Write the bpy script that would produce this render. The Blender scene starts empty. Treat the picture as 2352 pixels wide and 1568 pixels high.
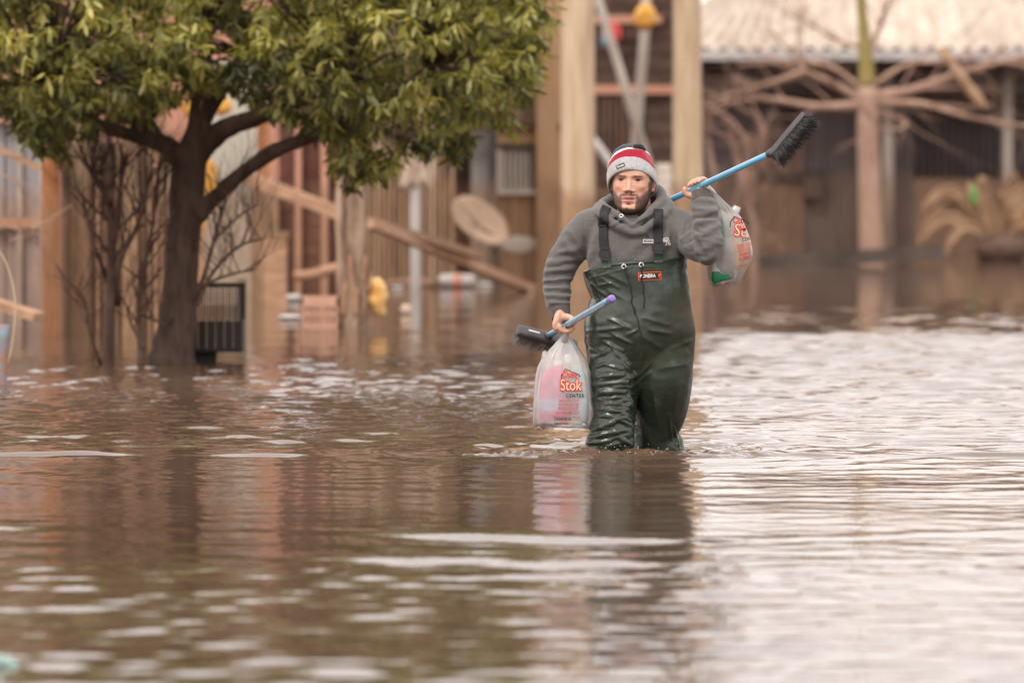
import bpy, bmesh, math, random
import numpy as np
from mathutils import Vector, Matrix, noise
from mathutils.bvhtree import BVHTree

random.seed(7)
RNG = np.random.default_rng(7)
SC = bpy.context.scene
COL = SC.collection

# ---------------------------------------------------------------- camera
# measured on a 2352 x 1568 copy of the photograph: 200 mm lens, eye 1.1 m above the flood
F, U0, VH, H = 13067.0, 1176.0, 342.0, 1.10
cam = bpy.data.cameras.new('camera')
cam.sensor_width = 36.0
cam.lens = 36.0 * F / 2352.0
cam.shift_y = -(784.0 - VH) / 2352.0
cam.clip_start = 0.5
cam.clip_end = 4000
cam.dof.use_dof = True
cam.dof.focus_distance = 20.62
cam.dof.aperture_fstop = 3.6
camo = bpy.data.objects.new('camera', cam)
camo.location = (0, 0, H)
camo.rotation_euler = (math.radians(90), 0, 0)
COL.objects.link(camo)
SC.camera = camo

# ---------------------------------------------------------------- sky and sun (bright overcast)
SUN_EL, SUN_AZ = math.radians(52), math.radians(-150)   # from behind the camera, a little to the left
w = bpy.data.worlds.new('World')
SC.world = w
w.use_nodes = True
nt = w.node_tree
nt.nodes.clear()
sky = nt.nodes.new('ShaderNodeTexSky')
sky.sky_type = 'NISHITA'
sky.sun_disc = False
sky.sun_elevation = SUN_EL
sky.sun_rotation = SUN_AZ
sky.air_density = 1.2
sky.dust_density = 6.0
bg1 = nt.nodes.new('ShaderNodeBackground')
bg1.inputs['Strength'].default_value = 0.10
nt.links.new(sky.outputs[0], bg1.inputs['Color'])
# the closed cloud layer under it
tc = nt.nodes.new('ShaderNodeTexCoord')
nz = nt.nodes.new('ShaderNodeTexNoise')
nz.inputs['Scale'].default_value = 2.2
nz.inputs['Detail'].default_value = 5
nt.links.new(tc.outputs['Generated'], nz.inputs['Vector'])
rp = nt.nodes.new('ShaderNodeValToRGB')
rp.color_ramp.elements[0].position = 0.3
rp.color_ramp.elements[0].color = (0.80, 0.74, 0.72, 1)
rp.color_ramp.elements[1].position = 0.7
rp.color_ramp.elements[1].color = (1.0, 0.945, 0.915, 1)
nt.links.new(nz.outputs['Fac'], rp.inputs['Fac'])
bg2 = nt.nodes.new('ShaderNodeBackground')
bg2.inputs['Strength'].default_value = 1.25
nt.links.new(rp.outputs['Color'], bg2.inputs['Color'])
mx = nt.nodes.new('ShaderNodeMixShader')
mx.inputs['Fac'].default_value = 0.88
nt.links.new(bg1.outputs[0], mx.inputs[1])
nt.links.new(bg2.outputs[0], mx.inputs[2])
wo = nt.nodes.new('ShaderNodeOutputWorld')
nt.links.new(mx.outputs[0], wo.inputs['Surface'])

sl = bpy.data.lights.new('sun', 'SUN')
sl.energy = 1.0
sl.angle = math.radians(14)
sl.color = (1.0, 0.93, 0.82)
so = bpy.data.objects.new('sun', sl)
sdir = Vector((math.sin(SUN_AZ) * math.cos(SUN_EL), math.cos(SUN_AZ) * math.cos(SUN_EL), math.sin(SUN_EL)))
so.rotation_euler = sdir.to_track_quat('Z', 'Y').to_euler()
so.location = sdir * 40
COL.objects.link(so)

vs = SC.view_settings
vs.view_transform = 'Standard'
vs.look = 'None'
vs.exposure = 0.78
vs.gamma = 1.0
vs.use_curve_mapping = False
SC.cycles.use_denoising = True
SC.cycles.max_bounces = 8
SC.cycles.diffuse_bounces = 3
SC.cycles.glossy_bounces = 3
SC.cycles.transparent_max_bounces = 12
SC.cycles.caustics_reflective = False
SC.cycles.caustics_refractive = False

# ---------------------------------------------------------------- helpers
def P(u, v, d):
    return Vector(((u - U0) * d / F, d, H - (v - VH) * d / F))
def X(u, d): return (u - U0) * d / F
def Z(v, d): return H - (v - VH) * d / F
def DW(v): return F * H / (v - VH)          # distance of a waterline seen at row v
DP = DW(1035.0)                              # the wading man
def Q(u, v, dy=0.0): return P(u, v, DP + dy)

def empty(name, loc, label=None, cat=None, group=None):
    o = bpy.data.objects.new(name, None)
    o.location = loc
    o.empty_display_size = 0.1
    COL.objects.link(o)
    return tag(o, label, cat, group)

def tag(o, label=None, cat=None, group=None, kind=None):
    if label: o['label'] = label
    if cat: o['category'] = cat
    if group: o['group'] = group
    if kind: o['kind'] = kind
    elif cat: o['kind'] = 'thing'
    return o

def wloc(o):
    l = Vector((0, 0, 0))
    while o is not None:
        l = l + Vector(o.location)
        o = o.parent
    return l

def make_obj(name, verts, faces, mat, parent=None, smooth=True, cols=None, mats=None, fmat=None, at=None):
    """one mesh object; verts are in world space"""
    V = np.asarray(verts, dtype=np.float64).reshape(-1, 3)
    off = np.array(wloc(parent)) if parent is not None else np.zeros(3)
    loc = np.zeros(3)
    if parent is None:
        loc = np.array(at) if at is not None else np.array([V[:, 0].mean(), V[:, 1].mean(), V[:, 2].min()])
    me = bpy.data.meshes.new(name)
    me.from_pydata((V - off - loc).tolist(), [], faces if isinstance(faces, list) else faces.tolist())
    for m in (mats or [mat]): me.materials.append(m)
    if fmat is not None: me.polygons.foreach_set('material_index', np.asarray(fmat, dtype=np.int32))
    if smooth: me.polygons.foreach_set('use_smooth', [True] * len(me.polygons))
    if cols is not None:
        a = me.color_attributes.new('tint', 'FLOAT_COLOR', 'POINT')
        C = np.ones((len(V), 4)); C[:, :cols.shape[1]] = cols
        a.data.foreach_set('color', C.ravel())
    me.update()
    o = bpy.data.objects.new(name, me)
    o.location = loc
    COL.objects.link(o)
    if parent is not None: o.parent = parent
    return o

def crom(A, n):
    """Catmull-Rom through the rows of A, n samples per span"""
    A = np.asarray(A, dtype=float)
    if len(A) < 3: 
        t = np.linspace(0, 1, n * (len(A) - 1) + 1)[:, None]
        return A[0] * (1 - t) + A[-1] * t
    B = np.vstack([2 * A[0] - A[1], A, 2 * A[-1] - A[-2]])
    out = []
    for i in range(1, len(B) - 2):
        for k in range(n):
            t = k / n
            p0, p1, p2, p3 = B[i - 1], B[i], B[i + 1], B[i + 2]
            out.append(0.5 * (2 * p1 + (p2 - p0) * t + (2 * p0 - 5 * p1 + 4 * p2 - p3) * t * t + (3 * p1 - p0 - 3 * p2 + p3) * t ** 3))
    out.append(B[-2])
    return np.array(out)

class MB:
    def __init__(s):
        s.v = []; s.f = []; s.n = 0
    def add(s, v, f):
        v = np.asarray(v, dtype=float).reshape(-1, 3)
        s.v.append(v)
        s.f += [tuple(i + s.n for i in q) for q in f]
        s.n += len(v)
    def box(s, x0, x1, y0, y1, z0, z1):
        s.add([(x0, y0, z0), (x1, y0, z0), (x1, y1, z0), (x0, y1, z0), (x0, y0, z1), (x1, y0, z1), (x1, y1, z1), (x0, y1, z1)],
              [(0, 3, 2, 1), (4, 5, 6, 7), (0, 1, 5, 4), (1, 2, 6, 5), (2, 3, 7, 6), (3, 0, 4, 7)])
    def beam(s, a, b, w, h, up=(0, 0, 1)):
        a = Vector(a); b = Vector(b)
        t = (b - a).normalized()
        sd = t.cross(Vector(up))
        if sd.length < 1e-4: sd = t.cross(Vector((0, 1, 0)))
        sd.normalize()
        u = sd.cross(t)
        vs_ = []
        for p in (a, b):
            for i, j in ((-1, -1), (1, -1), (1, 1), (-1, 1)):
                vs_.append(p + sd * (i * w / 2) + u * (j * h / 2))
        s.add(vs_, [(0, 1, 2, 3), (7, 6, 5, 4), (0, 4, 5, 1), (1, 5, 6, 2), (2, 6, 7, 3), (3, 7, 4, 0)])
    def tube(s, pts, rad, n=10, sub=0, cap=True, side=(1, 0, 0), expo=2.0, twist=None):
        pts = np.array([tuple(p) for p in pts], dtype=float)
        R = np.array([(r, r) if np.isscalar(r) else tuple(r) for r in rad], dtype=float)
        if sub:
            A = crom(np.hstack([pts, R]), sub)
            pts, R = A[:, :3], np.maximum(A[:, 3:], 1e-4)
        k = len(pts)
        T = np.gradient(pts, axis=0)
        T /= np.linalg.norm(T, axis=1)[:, None] + 1e-12
        sd = np.array(side, dtype=float)
        if abs(sd @ T[0]) > 0.95: sd = np.array([0, 1.0, 0])
        rings = []
        th = np.linspace(0, 2 * math.pi, n, endpoint=False)
        c, sn = np.cos(th), np.sin(th)
        if expo != 2.0:
            c = np.sign(c) * np.abs(c) ** (2 / expo); sn = np.sign(sn) * np.abs(sn) ** (2 / expo)
        for i in range(k):
            sd = sd - (sd @ T[i]) * T[i]
            sd /= np.linalg.norm(sd) + 1e-12
            b = np.cross(T[i], sd)
            rings.append(pts[i] + np.outer(c * R[i, 0], sd) + np.outer(sn * R[i, 1], b))
        V = np.vstack(rings)
        Fc = []
        for i in range(k - 1):
            for j in range(n):
                a, b2 = i * n + j, i * n + (j + 1) % n
                Fc.append((a, b2, b2 + n, a + n))
        if cap:
            V = np.vstack([V, pts[0], pts[-1]])
            m = k * n
            for j in range(n):
                Fc.append((m, (j + 1) % n, j))
                Fc.append((m + 1, (k - 1) * n + j, (k - 1) * n + (j + 1) % n))
        s.add(V, Fc)
    def ring(s, c, R, r, nrm=(0, 1, 0), n=20, m=8):
        nrm = Vector(nrm).normalized()
        q = nrm.to_track_quat('Z', 'Y').to_matrix()
        V = []; Fc = []
        for i in range(n):
            a = 2 * math.pi * i / n
            for j in range(m):
                b = 2 * math.pi * j / m
                V.append(Vector(c) + q @ Vector(((R + r * math.cos(b)) * math.cos(a), (R + r * math.cos(b)) * math.sin(a), r * math.sin(b))))
        for i in range(n):
            for j in range(m):
                Fc.append((i * m + j, ((i + 1) % n) * m + j, ((i + 1) % n) * m + (j + 1) % m, i * m + (j + 1) % m))
        s.add(V, Fc)
    def ball(s, c, r, n=16, m=10, M=None):
        r = (r, r, r) if np.isscalar(r) else r
        V = []; Fc = []
        for i in range(m + 1):
            p = math.pi * i / m
            for j in range(n):
                a = 2 * math.pi * j / n
                q = Vector((r[0] * math.sin(p) * math.cos(a), r[1] * math.sin(p) * math.sin(a), r[2] * math.cos(p)))
                if M is not None: q = M @ q
                V.append(Vector(c) + q)
        for i in range(m):
            for j in range(n):
                Fc.append((i * n + j, (i + 1) * n + j, (i + 1) * n + (j + 1) % n, i * n + (j + 1) % n))
        s.add(V, Fc)
    def build(s, name, mat, parent=None, smooth=False, cols=None, at=None):
        return make_obj(name, np.vstack(s.v), s.f, mat, parent, smooth, cols, at=at)

def remesh(mb, voxel):
    """union of the closed shells in mb as one skin -> (verts, faces)"""
    me = bpy.data.meshes.new('tmp')
    me.from_pydata(np.vstack(mb.v).tolist(), [], mb.f)
    o = bpy.data.objects.new('tmp', me)
    COL.objects.link(o)
    md = o.modifiers.new('r', 'REMESH')
    md.mode = 'VOXEL'; md.voxel_size = voxel
    dg = bpy.context.evaluated_depsgraph_get()
    ev = o.evaluated_get(dg).to_mesh()
    V = np.empty(len(ev.vertices) * 3); ev.vertices.foreach_get('co', V)
    nf = len(ev.polygons)
    lt = np.empty(nf, dtype=np.int32); ev.polygons.foreach_get('loop_total', lt)
    L = np.empty(len(ev.loops), dtype=np.int32); ev.loops.foreach_get('vertex_index', L)
    st = np.concatenate([[0], np.cumsum(lt)])
    if (lt == 4).all():
        Fc = L.reshape(-1, 4)
    else:
        Fc = [tuple(L[st[i]:st[i + 1]]) for i in range(nf)]
    o.evaluated_get(dg).to_mesh_clear()
    bpy.data.objects.remove(o); bpy.data.meshes.remove(me)
    return V.reshape(-1, 3), np.asarray(Fc)

def edges_of(Fc):
    return np.vstack([Fc[:, [0, 1]], Fc[:, [1, 2]], Fc[:, [2, 3]], Fc[:, [3, 0]]])
def lap(V, Fc, it, lam=0.5, keep=None):
    E = edges_of(Fc)
    n = len(V)
    deg = np.bincount(E.ravel(), minlength=n).astype(float)
    deg[deg == 0] = 1
    for _ in range(it):
        S = np.zeros_like(V)
        for a in range(3):
            S[:, a] = np.bincount(E[:, 0], V[E[:, 1], a], n) + np.bincount(E[:, 1], V[E[:, 0], a], n)
        N = V + lam * (S / deg[:, None] - V)
        if keep is not None: N = V + (N - V) * (1 - keep[:, None])
        V = N
    return V
def vnormals(V, Fc):
    fn = np.cross(V[Fc[:, 2]] - V[Fc[:, 0]], V[Fc[:, 3]] - V[Fc[:, 1]])
    N = np.zeros_like(V)
    for k in range(4):
        for a in range(3):
            N[:, a] += np.bincount(Fc[:, k], fn[:, a], len(V))
    return N / (np.linalg.norm(N, axis=1)[:, None] + 1e-12)
def uv_of(V):
    return U0 + V[:, 0] * F / V[:, 1], VH + (H - V[:, 2]) * F / V[:, 1]
def sstep(a, b, x):
    t = np.clip((x - a) / (b - a), 0, 1)
    return t * t * (3 - 2 * t)
def folds(V, Fc, lines, back=False, sharp=0.0):
    """raise cloth folds: (u1,v1,u2,v2,width px,height mm); crest with a valley on both sides"""
    N = vnormals(V, Fc)
    u, v = uv_of(V)
    front = sstep(-0.05, 0.35, N[:, 1] if back else -N[:, 1])
    D = np.zeros(len(V))
    for (u1, v1, u2, v2, wd, am) in lines:
        dx, dy = u2 - u1, v2 - v1
        L2 = dx * dx + dy * dy + 1e-9
        t = ((u - u1) * dx + (v - v1) * dy) / L2
        tc_ = np.clip(t, 0, 1)
        d = np.hypot(u - (u1 + tc_ * dx), v - (v1 + tc_ * dy)) / wd
        m = d < 4
        pr = (sharp * (1.35 * np.exp(-1.25 * d[m]) - 0.62 * np.exp(-(d[m] / 1.7) ** 2)) + (1 - sharp) * (1 - d[m] ** 2) * np.exp(-d[m] ** 2 / 2)) * (0.35 + 0.65 * np.sin(np.pi * np.clip(tc_[m] * 0.86 + 0.07, 0, 1)))
        D[m] += am * 0.001 * pr
    return V + N * (D * front)[:, None]
def nfield(V, sc, seed=0.0, stretch=(1, 1, 1)):
    s_ = Vector(stretch)
    return np.array([noise.noise(Vector((p[0] * sc * s_.x + seed, p[1] * sc * s_.y - seed, p[2] * sc * s_.z + 2 * seed))) for p in V])

def sm(a):
    return a if len(a) == 4 else (a[0], a[1], a[2], 1.0)
MUD = (0.315, 0.185, 0.108, 1)
def mat(name, c1, c2=None, scale=8.0, stretch=(1, 1, 1), rough=0.75, bump=0.0, bscale=None, mud=0.0, metal=0.0, spec=0.4, coat=0.0,
        attr=False, vary=0.0, detail=6, sheen=0.0, trans=0.0, sss=0.0, lo=0.35, hi=0.65, rvar=0.0, bdist=0.01):
    m = bpy.data.materials.new(name)
    m.use_nodes = True
    t = m.node_tree
    b = t.nodes['Principled BSDF']
    N = t.nodes.new; Lk = t.links.new
    tc = N('ShaderNodeTexCoord')
    mp = N('ShaderNodeMapping'); mp.inputs['Scale'].default_value = stretch
    Lk(tc.outputs['Object'], mp.inputs['Vector'])
    n1 = N('ShaderNodeTexNoise'); n1.inputs['Scale'].default_value = scale; n1.inputs['Detail'].default_value = detail
    n1.inputs['Roughness'].default_value = 0.6
    Lk(mp.outputs[0], n1.inputs['Vector'])
    if attr:
        at = N('ShaderNodeAttribute'); at.attribute_name = 'tint'
        base = at.outputs['Color']
        if c2 is not None:
            r = N('ShaderNodeMapRange'); r.inputs['From Min'].default_value = 0.3; r.inputs['From Max'].default_value = 0.7
            r.inputs['To Min'].default_value = c2[0]; r.inputs['To Max'].default_value = c2[1]
            Lk(n1.outputs['Fac'], r.inputs['Value'])
            mm = N('ShaderNodeMix'); mm.data_type = 'RGBA'; mm.blend_type = 'MULTIPLY'; mm.inputs['Factor'].default_value = 1
            Lk(base, mm.inputs['A']); Lk(r.outputs[0], mm.inputs['B'])
            base = mm.outputs['Result']
    else:
        r = N('ShaderNodeValToRGB')
        r.color_ramp.elements[0].position = lo; r.color_ramp.elements[0].color = sm(c1)
        r.color_ramp.elements[1].position = hi; r.color_ramp.elements[1].color = sm(c2 or c1)
        Lk(n1.outputs['Fac'], r.inputs['Fac'])
        base = r.outputs['Color']
    if vary:
        oi = N('ShaderNodeObjectInfo')
        r2 = N('ShaderNodeMapRange'); r2.inputs['To Min'].default_value = 1 - vary; r2.inputs['To Max'].default_value = 1 + vary
        Lk(oi.outputs['Random'], r2.inputs['Value'])
        mm = N('ShaderNodeMix'); mm.data_type = 'RGBA'; mm.blend_type = 'MULTIPLY'; mm.inputs['Factor'].default_value = 1
        Lk(base, mm.inputs['A']); Lk(r2.outputs[0], mm.inputs['B'])
        base = mm.outputs['Result']
    if mud:
        # dried mud left by the crest of the flood, up to about 0.8 m above today's level
        ge = N('ShaderNodeNewGeometry'); sx = N('ShaderNodeSeparateXYZ')
        Lk(ge.outputs['Position'], sx.inputs[0])
        n3 = N('ShaderNodeTexNoise'); n3.inputs['Scale'].default_value = 3.0; n3.inputs['Detail'].default_value = 5
        Lk(ge.outputs['Position'], n3.inputs['Vector'])
        ad = N('ShaderNodeMath'); ad.operation = 'MULTIPLY_ADD'; ad.inputs[1].default_value = 0.35
        Lk(n3.outputs['Fac'], ad.inputs[0]); Lk(sx.outputs['Z'], ad.inputs[2])
        mr = N('ShaderNodeMapRange'); mr.inputs['From Min'].default_value = 1.05; mr.inputs['From Max'].default_value = 0.92
        mr.inputs['To Min'].default_value = 0.0; mr.inputs['To Max'].default_value = mud
        Lk(ad.outputs[0], mr.inputs['Value'])
        mm = N('ShaderNodeMix'); mm.data_type = 'RGBA'
        Lk(mr.outputs[0], mm.inputs['Factor']); Lk(base, mm.inputs['A'])
        n4 = N('ShaderNodeTexNoise'); n4.inputs['Scale'].default_value = 7.0; n4.inputs['Detail'].default_value = 6
        mp4 = N('ShaderNodeMapping'); mp4.inputs['Scale'].default_value = (3, 3, 0.6)
        Lk(ge.outputs['Position'], mp4.inputs['Vector']); Lk(mp4.outputs[0], n4.inputs['Vector'])
        r4 = N('ShaderNodeValToRGB'); r4.color_ramp.elements[0].position = 0.3; r4.color_ramp.elements[1].position = 0.7
        r4.color_ramp.elements[0].color = tuple(c * 0.62 for c in MUD[:3]) + (1,)
        r4.color_ramp.elements[1].color = tuple(c * 1.25 for c in MUD[:3]) + (1,)
        Lk(n4.outputs['Fac'], r4.inputs['Fac'])
        Lk(r4.outputs['Color'], mm.inputs['B'])
        base = mm.outputs['Result']
    Lk(base, b.inputs['Base Color'])
    b.inputs['Roughness'].default_value = rough
    if rvar:
        r5 = N('ShaderNodeMapRange'); r5.inputs['To Min'].default_value = max(0.02, rough - rvar); r5.inputs['To Max'].default_value = rough + rvar
        n5 = N('ShaderNodeTexNoise'); n5.inputs['Scale'].default_value = 14; n5.inputs['Detail'].default_value = 4
        Lk(tc.outputs['Object'], n5.inputs['Vector']); Lk(n5.outputs['Fac'], r5.inputs['Value']); Lk(r5.outputs[0], b.inputs['Roughness'])
    b.inputs['Metallic'].default_value = metal
    b.inputs['Specular IOR Level'].default_value = spec
    b.inputs['Coat Weight'].default_value = coat
    b.inputs['Sheen Weight'].default_value = sheen
    b.inputs['Transmission Weight'].default_value = trans
    if sss:
        b.inputs['Subsurface Weight'].default_value = sss
        b.inputs['Subsurface Radius'].default_value = (0.012, 0.005, 0.003)
        b.inputs['Subsurface Scale'].default_value = 0.6
    if bump:
        n2 = N('ShaderNodeTexNoise'); n2.inputs['Scale'].default_value = bscale or scale * 2; n2.inputs['Detail'].default_value = 5
        Lk(mp.outputs[0], n2.inputs['Vector'])
        bp = N('ShaderNodeBump'); bp.inputs['Strength'].default_value = bump; bp.inputs['Distance'].default_value = bdist
        Lk(n2.outputs['Fac'], bp.inputs['Height']); Lk(bp.outputs[0], b.inputs['Normal'])
    return m

GRAIN = (6, 6, 0.5)
M = {}
M['ground'] = mat('mud_ground', (0.10, 0.065, 0.04), (0.16, 0.10, 0.065), 2, bump=0.4)
M['pole'] = mat('pole_wood', (0.42, 0.30, 0.19), (0.60, 0.465, 0.325), 3, GRAIN, 0.85, 0.6, mud=0.85)
M['rotwood'] = mat('rotten_wood', (0.11, 0.06, 0.04), (0.50, 0.36, 0.26), 3.2, (5, 5, 0.9), 0.9, 1.0, mud=0.15, lo=0.38, hi=0.62)
M['oldwood'] = mat('weathered_planks', (0.17, 0.105, 0.062), (0.31, 0.205, 0.135), 3, GRAIN, 0.85, 0.5, mud=0.75, vary=0.16)
M['palewood'] = mat('peeling_pale_planks', (0.30, 0.19, 0.115), (0.64, 0.52, 0.38), 2.6, (6, 6, 0.4), 0.85, 0.5, mud=0.7, vary=0.22)
M['darkwood'] = mat('dark_planks', (0.055, 0.032, 0.026), (0.13, 0.075, 0.055), 3, GRAIN, 0.8, 0.4, mud=0.55, vary=0.3)
M['redwood'] = mat('dark_red_boards', (0.095, 0.036, 0.027), (0.16, 0.066, 0.047), 3, (0.6, 4, 5), 0.8, 0.4, mud=0.3, vary=0.16)
M['brickdim'] = mat('dim_brick', (0.055, 0.032, 0.023), (0.095, 0.056, 0.042), 6, rough=0.9, bump=0.3, mud=0.25, vary=0.2)
M['darkbeam'] = mat('sodden_dark_beam', (0.035, 0.025, 0.02), (0.10, 0.075, 0.062), 1.2, (0.5, 4, 4), 0.7)
M['rust'] = mat('rusty_post', (0.19, 0.065, 0.025), (0.44, 0.19, 0.08), 4, (3, 3, 0.7), 0.8, 0.4, mud=0.45)
M['beamwood'] = mat('fallen_beam_wood', (0.31, 0.165, 0.095), (0.50, 0.31, 0.20), 3, (1, 6, 6), 0.8, 0.4)
M['salmon'] = mat('salmon_plaster', (0.43, 0.21, 0.14), (0.52, 0.275, 0.19), 2, rough=0.9, bump=0.2, mud=0.6)
M['ochre'] = mat('ochre_plaster', (0.42, 0.255, 0.135), (0.52, 0.335, 0.195), 2, (1, 1, 0.5), 0.9, 0.25, mud=0.75)
M['greywall'] = mat('grey_green_plaster', (0.40, 0.36, 0.30), (0.53, 0.49, 0.42), 2, (2, 2, 0.5), 0.9, 0.25, mud=0.6)
M['lilacmetal'] = mat('grey_lilac_sheet', (0.26, 0.235, 0.25), (0.36, 0.33, 0.345), 3, (2, 2, 0.4), 0.55, 0.1, mud=0.6)
M['greysheet'] = mat('grey_zinc_sheet', (0.16, 0.145, 0.14), (0.24, 0.22, 0.21), 3, (3, 3, 0.4), 0.5, 0.1, mud=0.6, vary=0.1)
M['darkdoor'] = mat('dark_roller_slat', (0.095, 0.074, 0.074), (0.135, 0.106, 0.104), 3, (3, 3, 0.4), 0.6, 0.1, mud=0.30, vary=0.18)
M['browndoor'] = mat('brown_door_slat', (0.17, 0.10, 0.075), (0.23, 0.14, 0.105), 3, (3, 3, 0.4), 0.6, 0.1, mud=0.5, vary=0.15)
M['mauvewall'] = mat('mauve_plaster', (0.19, 0.15, 0.155), (0.25, 0.205, 0.21), 2, rough=0.9, mud=0.5)  # dull mauve plaster for the wall behind the slats
M['blackmetal'] = mat('black_iron', (0.022, 0.017, 0.017), (0.04, 0.03, 0.028), 8, rough=0.6, bump=0.1, mud=0.25)
M['darkiron'] = mat('tarred_iron', (0.016, 0.012, 0.011), (0.03, 0.022, 0.02), 8, rough=0.7, bump=0.1)
M['roof'] = mat('cream_corrugated_sheet', (0.44, 0.36, 0.295), (0.61, 0.535, 0.46), 3, (2, 1, 1), 0.85, 0.2, vary=0.07)
M['gutter'] = mat('zinc_gutter', (0.42, 0.40, 0.395), (0.55, 0.53, 0.52), 3, (0.4, 2, 2), 0.5)
M['whitepipe'] = mat('galvanised_pipe', (0.27, 0.225, 0.19), (0.40, 0.345, 0.295), 4, (2, 2, 0.5), 0.5, mud=0.5)
M['bluepipe'] = mat('pale_grey_pipe', (0.46, 0.46, 0.45), (0.56, 0.56, 0.55), 4, (2, 2, 0.5), 0.45, mud=0.25)
M['yellow'] = mat('yellow_plastic', (0.55, 0.25, 0.035), (0.70, 0.38, 0.08), 5, rough=0.55, bump=0.3)
M['yellowmud'] = mat('muddy_yellow_sack', (0.62, 0.30, 0.06), (0.80, 0.55, 0.26), 9, rough=0.6, bump=0.5)
M['window'] = mat('window_curtain', (0.52, 0.44, 0.38), (0.66, 0.58, 0.50), 5, (8, 1, 0.5), 0.8)
M['cloth'] = mat('pale_hanging_cloth', (0.40, 0.29, 0.22), (0.55, 0.43, 0.34), 8, rough=0.9, bump=0.4)
M['dish'] = mat('muddy_dish', (0.22, 0.15, 0.105), (0.38, 0.275, 0.20), 4, rough=0.7, mud=0.3)
M['brick'] = mat('white_block', (0.55, 0.48, 0.42), (0.66, 0.60, 0.53), 8, rough=0.9, mud=0.25)
M['crate'] = mat('salmon_crate_plastic', (0.50, 0.27, 0.19), (0.60, 0.36, 0.265), 8, rough=0.6)
M['foam'] = mat('dirty_white_plastic', (0.36, 0.32, 0.30), (0.58, 0.54, 0.52), 8, rough=0.5)
M['orange'] = mat('orange_plastic', (0.65, 0.16, 0.06), (0.75, 0.22, 0.09), 8, rough=0.5)
M['green'] = mat('green_plastic', (0.10, 0.22, 0.05), (0.14, 0.28, 0.07), 8, rough=0.4)
M['teal'] = mat('teal_plastic', (0.30, 0.46, 0.42), (0.38, 0.55, 0.50), 8, rough=0.4)
M['bluepaint'] = mat('flaking_blue_post', (0.13, 0.27, 0.36), (0.35, 0.13, 0.06), 7, rough=0.7, lo=0.45, hi=0.58)
M['bark'] = mat('dark_bark', (0.052, 0.032, 0.024), (0.115, 0.073, 0.054), 5, (4, 4, 1.2), 0.9, 1.0, bdist=0.02)
M['twig'] = mat('dark_twig', (0.075, 0.042, 0.030), (0.13, 0.080, 0.058), 9, rough=0.9)
M['drybark'] = mat('dry_pinkish_bark', (0.33, 0.20, 0.15), (0.46, 0.31, 0.235), 4, (3, 3, 1), 0.9, 0.5)
M['greenbark'] = mat('greenish_bark', (0.24, 0.19, 0.055), (0.34, 0.27, 0.11), 4, (3, 3, 1), 0.9, 0.5)
M['dryleaf'] = mat('dry_leaf', (0.25, 0.145, 0.085), (0.44, 0.29, 0.18), 5, rough=0.8)
M['stalk'] = mat('grass_stalk', (0.42, 0.33, 0.20), (0.5, 0.4, 0.27), 5, rough=0.8)

# ================================================================ ground and flood water
GZ = -0.55
mb = MB(); mb.box(-900, 900, -300, 1500, GZ - 0.3, GZ)
tag(mb.build('ground', M['ground'], at=(0, 0, GZ)), kind='structure')

def water_material():
    m = bpy.data.materials.new('muddy_flood_water')
    m.use_nodes = True
    t = m.node_tree; N = t.nodes.new; Lk = t.links.new
    b = t.nodes['Principled BSDF']
    ge = N('ShaderNodeNewGeometry')
    n0 = N('ShaderNodeTexNoise'); n0.inputs['Scale'].default_value = 0.35; n0.inputs['Detail'].default_value = 4
    Lk(ge.outputs['Position'], n0.inputs['Vector'])
    r = N('ShaderNodeValToRGB')
    r.color_ramp.elements[0].position = 0.35; r.color_ramp.elements[0].color = (0.088, 0.054, 0.036, 1)
    r.color_ramp.elements[1].position = 0.65; r.color_ramp.elements[1].color = (0.118, 0.075, 0.052, 1)
    Lk(n0.outputs['Fac'], r.inputs['Fac']); Lk(r.outputs['Color'], b.inputs['Base Color'])
    b.inputs['Roughness'].default_value = 0.04
    b.inputs['IOR'].default_value = 1.333
    n1 = N('ShaderNodeTexNoise'); n1.inputs['Scale'].default_value = 16; n1.inputs['Detail'].default_value = 3
    Lk(ge.outputs['Position'], n1.inputs['Vector'])
    bp = N('ShaderNodeBump'); bp.inputs['Strength'].default_value = 0.22; bp.inputs['Distance'].default_value = 0.006
    Lk(n1.outputs['Fac'], bp.inputs['Height']); Lk(bp.outputs[0], b.inputs['Normal'])
    return m
M['water'] = water_material()

PX = X(1455, DP)                                   # the wader's column
def wave_set(n, l0, l1, seed, spread=math.pi, main=math.pi / 2):
    g = np.random.default_rng(seed)
    lam = np.exp(g.uniform(math.log(l0), math.log(l1), n))
    an = main + g.uniform(-spread, spread, n)
    return np.stack([2 * math.pi / lam * np.cos(an), 2 * math.pi / lam * np.sin(an), g.uniform(0, 6.283, n), lam / (2 * math.pi) * math.sqrt(2 / n)], 1)
W_SHORT = wave_set(44, 0.075, 0.28, 1)
W_MID = wave_set(52, 0.08, 0.34, 2, 0.95)
W_CHOP = wave_set(44, 0.10, 0.40, 6, 0.7)
W_STREAK = wave_set(48, 0.08, 0.30, 9, 0.42)
W_LONG = wave_set(10, 1.2, 3.0, 3, 0.7)
def wsum(W, x, y):
    h = np.zeros_like(x)
    for kx, ky, ph, a in W: h += a * np.sin(kx * x + ky * y + ph)
    return h
def lowf(x, y, s, seed):
    g = np.random.default_rng(seed); h = np.zeros_like(x)
    for _ in range(7):
        a = g.uniform(0, 6.283); k = s * g.uniform(0.6, 1.6)
        h += np.sin(k * (math.cos(a) * x + math.sin(a) * y) + g.uniform(0, 6.283))
    return h / 2.6
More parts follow.
